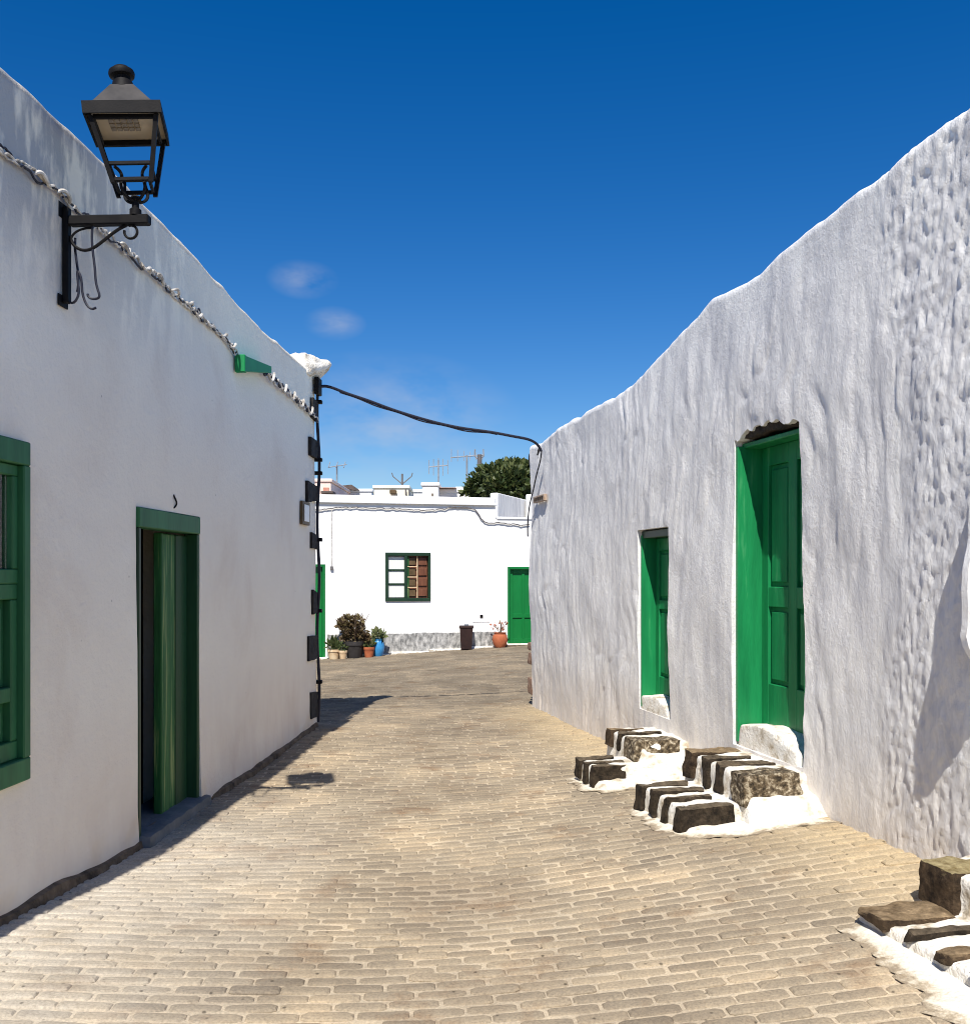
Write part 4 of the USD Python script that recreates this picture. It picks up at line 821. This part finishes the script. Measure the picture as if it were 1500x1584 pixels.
for dx, dz, rr in ((-.02, .26, .19), (-.20, .30, .13), (.14, .17, .14), (.05, .43, .15), (-.12, .46, .12), (.18, .08, .11), (-.17, .10, .11), (-.29, .39, .09), (.26, .02, .09), (-.05, .05, .15)): leaves(b, (c[0] + dx, c[1], g0 + h + dz), 95, .11, (rr, rr * .9, rr * .85), seed=int(dx * 100 + 50 + dz * 10))
b.build('foliage', 'leaf_shrub', t, tone=True)
t, c, g0, h, r0 = pot('potted_plant', 'small terracotta pot between the dark pot and the blue pot', 567, 1017, 1001, 18, P1, 'terracotta', 'potted plant', .44)
b = MB(); leaves(b, (c[0], c[1], g0 + h + .05), 60, .11, (.10, .09, .07), up=.8, seed=4); b.build('foliage', 'leaf_green', t, tone=True)
t, c, g0, h, r0 = pot('potted_plant', 'bright blue round pot with a small green plant', 582, 1015, 988, 20, PB, 'pot_blue', 'potted plant', .32)
b = MB(); leaves(b, (c[0], c[1], g0 + h + .08), 80, .13, (.13, .12, .10), up=.8, seed=5); b.build('foliage', 'leaf_green', t, tone=True)
t, c, g0, h, r0 = pot('potted_plant', 'round orange terracotta pot with sparse twiggy flowers by the right green door', 768.5, 1000, 977, 24, PB, 'terracotta', 'potted plant', .28)
b = MB()
for k in range(9):
    a = r.uniform(0, 6.28); tube(b, [(c[0], c[1], g0 + h * .9), (c[0] + .08 * math.cos(a), c[1] + .08 * math.sin(a), g0 + h + .1), (c[0] + r.uniform(.08, .2) * math.cos(a), c[1] + .14 * math.sin(a), g0 + h + r.uniform(.12, .28))], [.008, .006, .003], 5)
b.build('stems', 'bark', t)
b = MB(); leaves(b, (c[0], c[1], g0 + h + .14), 34, .07, (.19, .14, .12), up=.6, seed=6); b.build('foliage', 'leaf_red', t, tone=True)
t, c, g0, h, r0 = pot('potted_shrub', 'flowering potted shrub peeping out behind the right-hand corner', 829, 998, 975, 20, P1, 'terracotta', 'potted plant', .5)
b = MB(); leaves(b, (c[0] - .02, c[1], g0 + h + .20), 170, .11, (.18, .16, .22), up=.6, seed=8); b.build('foliage', 'leaf_red', t, tone=True)
# bin
x = sF(717.5); c = F.P(x, 0, .26); g0 = float(gz(c[0], c[1])); t = thing('litter_bin', 'dark brown square bin standing against the sunlit far wall', 'bin', (c[0], c[1], g0))
b = MB(); MB_ = hull([(c[0] + sx_ * w_, c[1] + sy_ * w_, g0 + z) for sx_ in (-1, 1) for sy_ in (-1, 1) for w_, z in ((.125, .02), (.15, .50))]); b.tm(MB_); b.build('body', 'bin_brown', t)
b = MB(); box(b, c[0] - .165, c[0] + .165, c[1] - .165, c[1] + .165, g0 + .501, g0 + .56, .012); b.build('lid', 'bin_brown', t)
b = MB(); box(b, c[0] - .05, c[0] + .05, c[1] - .05, c[1] + .05, g0 + .561, g0 + .60, .012); b.build('handle', 'aluminium', t)
for sg in (-1, 1): b = MB(); box(b, c[0] + sg * .11 - .02, c[0] + sg * .11 + .02, c[1] - .12, c[1] + .12, g0 - .01, g0 + .019, .004); b.build('foot', 'bin_brown', t)

# ------------------------------------------------------------------ lantern on its bracket
ys_, zs_ = 5.06, 3.45
W = lambda o, z, ds=0: L.P(ys_ + ds, z, o)
lamp = thing('street_lamp', 'black wrought-iron lantern on a wall bracket above the left pavement', 'street lamp', tuple(W(0, zs_)))
b = MB(); L.box(b, ys_ - .022, ys_ + .022, 3.02, 3.52, .012, .045, .006); L.box(b, ys_ - .05, ys_ + .05, 3.0, 3.06, .004, .012, .004); L.box(b, ys_ - .05, ys_ + .05, 3.46, 3.54, .004, .012, .004); b.build('wall_plate', 'iron', lamp)
b = MB(); L.box(b, ys_ - .025, ys_ + .025, zs_ - .028, zs_ + .022, .046, .47, .006); b.build('arm', 'iron', lamp)
b = MB(); tube(b, spline([W(.05, 3.37), W(.075, 3.315), W(.13, 3.295), W(.20, 3.325), W(.28, 3.385), W(.345, 3.42)], 30), .0085, 7); b.build('brace', 'iron', lamp)
b = MB(); tube(b, spline([W(.05, 3.34), W(.07, 3.385), W(.11, 3.405), W(.16, 3.412)], 16), .006, 6); b.build('brace', 'iron', lamp)
th = np.linspace(1.9, -3.4, 30); b = MB(); tube(b, [W(.37 + .034 * math.cos(a), 3.386 + .034 * math.sin(a)) for a in th], .007, 6); b.build('scroll', 'iron', lamp)
lc = W(.395, 0)[:2]
TURN, TILT = math.radians(12), math.tan(math.radians(6.5))
b = MB(); lathe(b, [(.0, 3.47), (.03, 3.47), (.03, 3.50), (.018, 3.51), (.018, 3.545), (.03, 3.55), (.022, 3.57), (0, 3.575)], (lc[0], lc[1], 0), 14); b.build('stem', 'iron', lamp, smooth=40)
def turn(mb):
    c, s_ = math.cos(TURN), math.sin(TURN)
    mb.v = [np.c_[lc[0] + (v[:, 0] - lc[0]) * c - (v[:, 1] - lc[1]) * s_, lc[1] + (v[:, 0] - lc[0]) * s_ + (v[:, 1] - lc[1]) * c, v[:, 2]] for v in mb.v]
    for v in mb.v:
        w = (v[:, :2] - lc) @ L.N; v[:, :2] -= np.outer((v[:, 2] - 3.56) * TILT, L.N); v[:, 2] += w * TILT      # it leans a little towards the wall
    return mb
cz = lambda z: .094 + (z - 3.615) / (3.925 - 3.615) * (.160 - .094)      # half width of the lantern body
for sx_, sy_ in ((-1, -1), (1, -1), (1, 1), (-1, 1)):
    b = MB(); h0 = .062
    tube(b, spline([(lc[0] + sx_ * .012, lc[1] + sy_ * .012, 3.545), (lc[0] + sx_ * .04, lc[1] + sy_ * .04, 3.56), (lc[0] + sx_ * .058, lc[1] + sy_ * .058, 3.60), (lc[0] + sx_ * .052, lc[1] + sy_ * .052, 3.64), (lc[0] + sx_ * .078, lc[1] + sy_ * .078, 3.695)], 18), .0085, 6); turn(b).build('foot', 'iron', lamp)
    b = MB(); w0, w1 = cz(3.605), cz(3.925); v = []
    for w, z in ((w0, 3.605), (w1, 3.925)):
        for ax, ay in ((-.011, -.011), (.011, -.011), (.011, .011), (-.011, .011)): v.append((lc[0] + sx_ * w + ax, lc[1] + sy_ * w + ay, z))
    b.tm(hull(v)); turn(b).build('corner_bar', 'iron', lamp)
for z, t_ in ((3.625, .010), (3.70, .010), (3.915, .012)):
    w = cz(z) - .0115; b = MB()
    for sg in (-1, 1):
        box(b, lc[0] - w, lc[0] + w, lc[1] + sg * w - .008, lc[1] + sg * w + .008, z - t_, z + t_, .003); box(b, lc[0] + sg * w - .008, lc[0] + sg * w + .008, lc[1] - w + .0085, lc[1] + w - .0085, z - t_, z + t_, .003)
    turn(b).build('frame_ring', 'iron', lamp)
HZ = 3.928
b = MB()                                                   # skirt: four sloping sides, open below
for k in range(4):
    a = [(-1, -1), (1, -1), (1, 1), (-1, 1)][k]; c2 = [(-1, -1), (1, -1), (1, 1), (-1, 1)][(k + 1) % 4]
    b.tm(hull([(lc[0] + q[0] * w, lc[1] + q[1] * w, z) for q in (a, c2) for w, z in ((.188, HZ - .012), (.188, HZ + .050), (.177, HZ - .012), (.174, HZ + .050))]))
turn(b).build('hood', 'iron', lamp)
b = MB(); frustum4(b, lc, .372, HZ + .0505, .28, HZ + .075); frustum4(b, lc, .278, HZ + .0755, .11, HZ + .20); turn(b).build('roof', 'hood_metal', lamp)
b = MB(); lathe(b, [(.0, HZ + .195), (.06, HZ + .195), (.05, HZ + .235), (.042, HZ + .245), (.042, HZ + .260), (.062, HZ + .266), (.066, HZ + .280), (.062, HZ + .294), (.045, HZ + .302), (.040, HZ + .312), (.0, HZ + .316)], (lc[0], lc[1], 0), 20); turn(b).build('cap', 'iron', lamp, smooth=40)
b = MB(); box(b, lc[0] - .184, lc[0] + .184, lc[1] - .184, lc[1] + .184, HZ + .02, HZ + .05, .003); lp_ = turn(b).build('light_panel', 'panel_beige', lamp)
b = MB()
for i in range(5):
    for j in range(3): box(b, lc[0] - .085 + i * .030, lc[0] - .060 + i * .030, lc[1] - .065 + j * .045, lc[1] - .028 + j * .045, HZ + .012, HZ + .0195, .002)
turn(b).build('led_array', 'led', lp_)
for pts in ([W(.02, 3.06), W(.02, 2.88), W(.035, 2.82), W(.06, 2.80), W(.085, 2.84), W(.09, 2.95), W(.09, 3.05), W(.10, 3.02), W(.11, 2.92), W(.13, 2.80), W(.155, 2.755), W(.185, 2.76)],
            [W(.17, 3.42), W(.165, 3.25), W(.18, 3.05), W(.195, 2.90), W(.20, 2.84), W(.18, 2.83), W(.15, 2.84), W(.14, 2.87)],
            [W(.06, 3.33, .03), W(.062, 3.2, .03), W(.075, 3.05, .03), W(.07, 2.9, .03)]):
    pts = [np.array((p[0], p[1], 3.45 - (3.45 - p[2]) * .66)) for p in pts]
    b = MB(); tube(b, spline(pts, 44), .0065, 6); b.build('wire', 'cable_dark', lamp)

# ------------------------------------------------------------------ cables
def wallpath(fr, s_of, uv, o=.03): return np.array([fr.P(s_of(u), zz(v, s_of(u)), o) for u, v in uv])
cp = wallpath(L, sL, [(-60, 188), (0, 238), (35, 262), (70, 287), (95, 310), (150, 357), (180, 382), (210, 407), (260, 452), (310, 494), (362, 548)], .03)
cable = thing('cable', 'tangled whitewashed cable bundle strung along the shaded left wall', 'cable', tuple(cp[3]))
base = spline(cp, 420); tt = np.linspace(0, 1, 420)
for k in range(3):
    ph = k * 2.1; amp = .010 + .008 * np.sin(tt * 40 + k)
    w = base.copy(); w[:, 2] += amp * np.sin(tt * 70 + ph + 5 * np.sin(tt * 17)) + (meshkit.fbm(np.c_[tt * 45, tt * 0 + k, tt * 0], 3, 50 + k) - .5) * .07; w[:, 0] += amp * .3 * np.cos(tt * 70 + ph)
    b = MB(); tube(b, w, .0065 if k else .008, 6); b.build('strand', ('wire_white', 'wire_white', 'cable_dark')[k], cable)
for fx in (.16, .22, .42, .5, .56, .63, .70, .75, .82, .9, .96):
    p = base[int(fx * 419)]; b = MB(); q_ = np.array([random.uniform(-1, 1) for _ in range(6)]); tube(b, spline([p + np.array((.0, -.06, .02 * q_[0])), p + np.array((.02, -.02, .03 * q_[1])), p + np.array((.025, .02, .03 * q_[2])), p + np.array((.01, .07, .03 * q_[3]))], 12), [.004] + [.010] * 10 + [.004], 6); b.build('tie', 'wire_white', cable)
cp2 = wallpath(L, sL, [(402, 573), (420, 588), (440, 606), (460, 622), (474, 634), (482, 642)], .03); cp2 = np.vstack([cp2, L.P(L_END + .015, zz(652, 10.88), .03)])
base = spline(cp2, 200); tt = np.linspace(0, 1, 200); cable = thing('cable', 'short knotted cable from the green box to the house corner', 'cable', tuple(cp2[2]))
for k in range(2):
    w = base.copy(); w[:, 2] += .02 * np.sin(tt * 60 + k * 3) + (meshkit.fbm(np.c_[tt * 30, tt * 0 + k, tt * 0], 3, 60 + k) - .5) * .05
    b = MB(); tube(b, w, .013, 6); b.build('strand', ('wire_white', 'cable_dark')[k], cable)
for fx in (.1, .3, .45, .62, .8):
    p = base[int(fx * 199)]; b = MB(); tube(b, spline([p + np.array((0, -.08, .02)), p + np.array((.03, 0, -.04)), p + np.array((.03, .06, .03)), p + np.array((.01, .12, 0))], 12), .013, 6); b.build('tie', 'wire_white', cable)
s0, s1 = sL(360), sL(403); zc_ = zz(562, (s0 + s1) / 2)
t = thing('junction_box', 'bright green painted box fixed along the left wall cable', 'box', tuple(L.P(s0, zc_)))
b = MB(); b.tm(hull([L.P(s, z, o) for s, z in ((s0, zz(574, s0)), (s0, zz(550, s0)), (s0 + .30, zz(550, s0) + .02), (s1, zz(567, s1)), (s1, zz(577, s1))) for o in (.02, .10)])); b.build('body', 'green_box', t)
b = MB(); L.box(b, s0 - .012, s0 + .04, zz(574, s0) - .008, zz(550, s0) + .008, .018, .105, .006); b.build('end_cap', 'green_box', t)
# cable down the corner of the left house
zt = zz(592, L_END); pts = [L.P(L_END + .03, z, .03 + .012 * math.sin(z * 5)) for z in np.linspace(zt, -.05, 24)]
t = thing('cable', 'dark cable running down the corner of the left house over the black stones', 'cable', tuple(pts[0]))
b = MB(); tube(b, spline(pts, 90), .018, 7); b.build('line', 'cable_dark', t)
for z in (3.55, 2.9, 2.75, 2.0, 1.2, .4): b = MB(); q = L.P(L_END + .03, z, .03); box(b, q[0] - .045, q[0] + .045, q[1] - .03, q[1] + .03, z - .02, z + .02, .004); b.build('clip', 'iron', t)
# cable across the street
a0 = L.P(L_END + .02, zz(598, L_END), .05); e_ = R.P(sR(843), zz(698, sR(843)), .05)
uvp = [(505, 597.5), (530, 606), (565, 618), (600, 631), (640, 644), (680, 655), (720, 663), (760, 668.5), (800, 676), (828, 685)]
mid = [(kx(u) * y, y, zz(v, y)) for (u, v), y in zip(uvp, np.linspace(a0[1] + .06, e_[1] - .05, len(uvp)))]
sp_ = spline([a0, *mid, e_], 90)
t = thing('cable', 'thick black cable slung across the street between the two houses', 'cable', tuple(sp_[0])); b = MB(); tube(b, sp_, .017, 8); b.build('line', 'cable_dark', t)
b = MB(); tube(b, sp_[8:70] + np.array((0, 0, -.02)) + .008 * np.sin(np.arange(62) * .35)[:, None] * np.array((0, 0, 1)), .009, 6); b.build('line', 'cable_dark', t)
b = MB(); L.box(b, L_END - .12, L_END + .05, zz(612, L_END), zz(586, L_END), .016, .07, .008); b.build('anchor', 'iron', t)
# cable down the right-hand corner
pts = wallpath(R, sR, [(843, 697), (841, 712), (835, 735), (830, 758), (825, 778), (822, 800), (821.5, 830)], .045); t = thing('cable', 'black cable dropping from the crossing line down the right house corner', 'cable', tuple(pts[0])); b = MB(); tube(b, spline(pts, 50), .009, 6); b.build('line', 'cable_dark', t)
# thin cables on the far house
uvp = [(484, 789), (513, 787), (545, 785), (575, 786), (610, 787), (650, 789), (690, 787), (722, 785), (735, 790), (742, 800), (750, 807), (770, 809), (790, 811), (818, 812)]
pts = np.array([F.P(sF(u), zz(v, yF(sF(u))), .035) for u, v in uvp]); sp_ = spline(pts, 160); sp_[:, 2] += (meshkit.fbm(np.c_[np.arange(160) * .4, np.zeros((160, 2))], 3, 5) - .5) * .05
t = thing('cable', 'thin grey cable sagging along the sunlit far facade under the cornice', 'cable', tuple(pts[0])); b = MB(); tube(b, sp_, .014, 6); b.build('line', 'mast_grey', t)
b = MB(); tube(b, [F.P(sF(513), zz(788, 22), .03), F.P(sF(513), zz(876, 22), .03)], .008, 6); b.build('line', 'wire_white', t)
b = MB(); F.box(b, sF(510.5), sF(515), zz(881, 22), zz(876, 22), .001, .06, .005); b.build('switch_box', 'mast_grey', t)
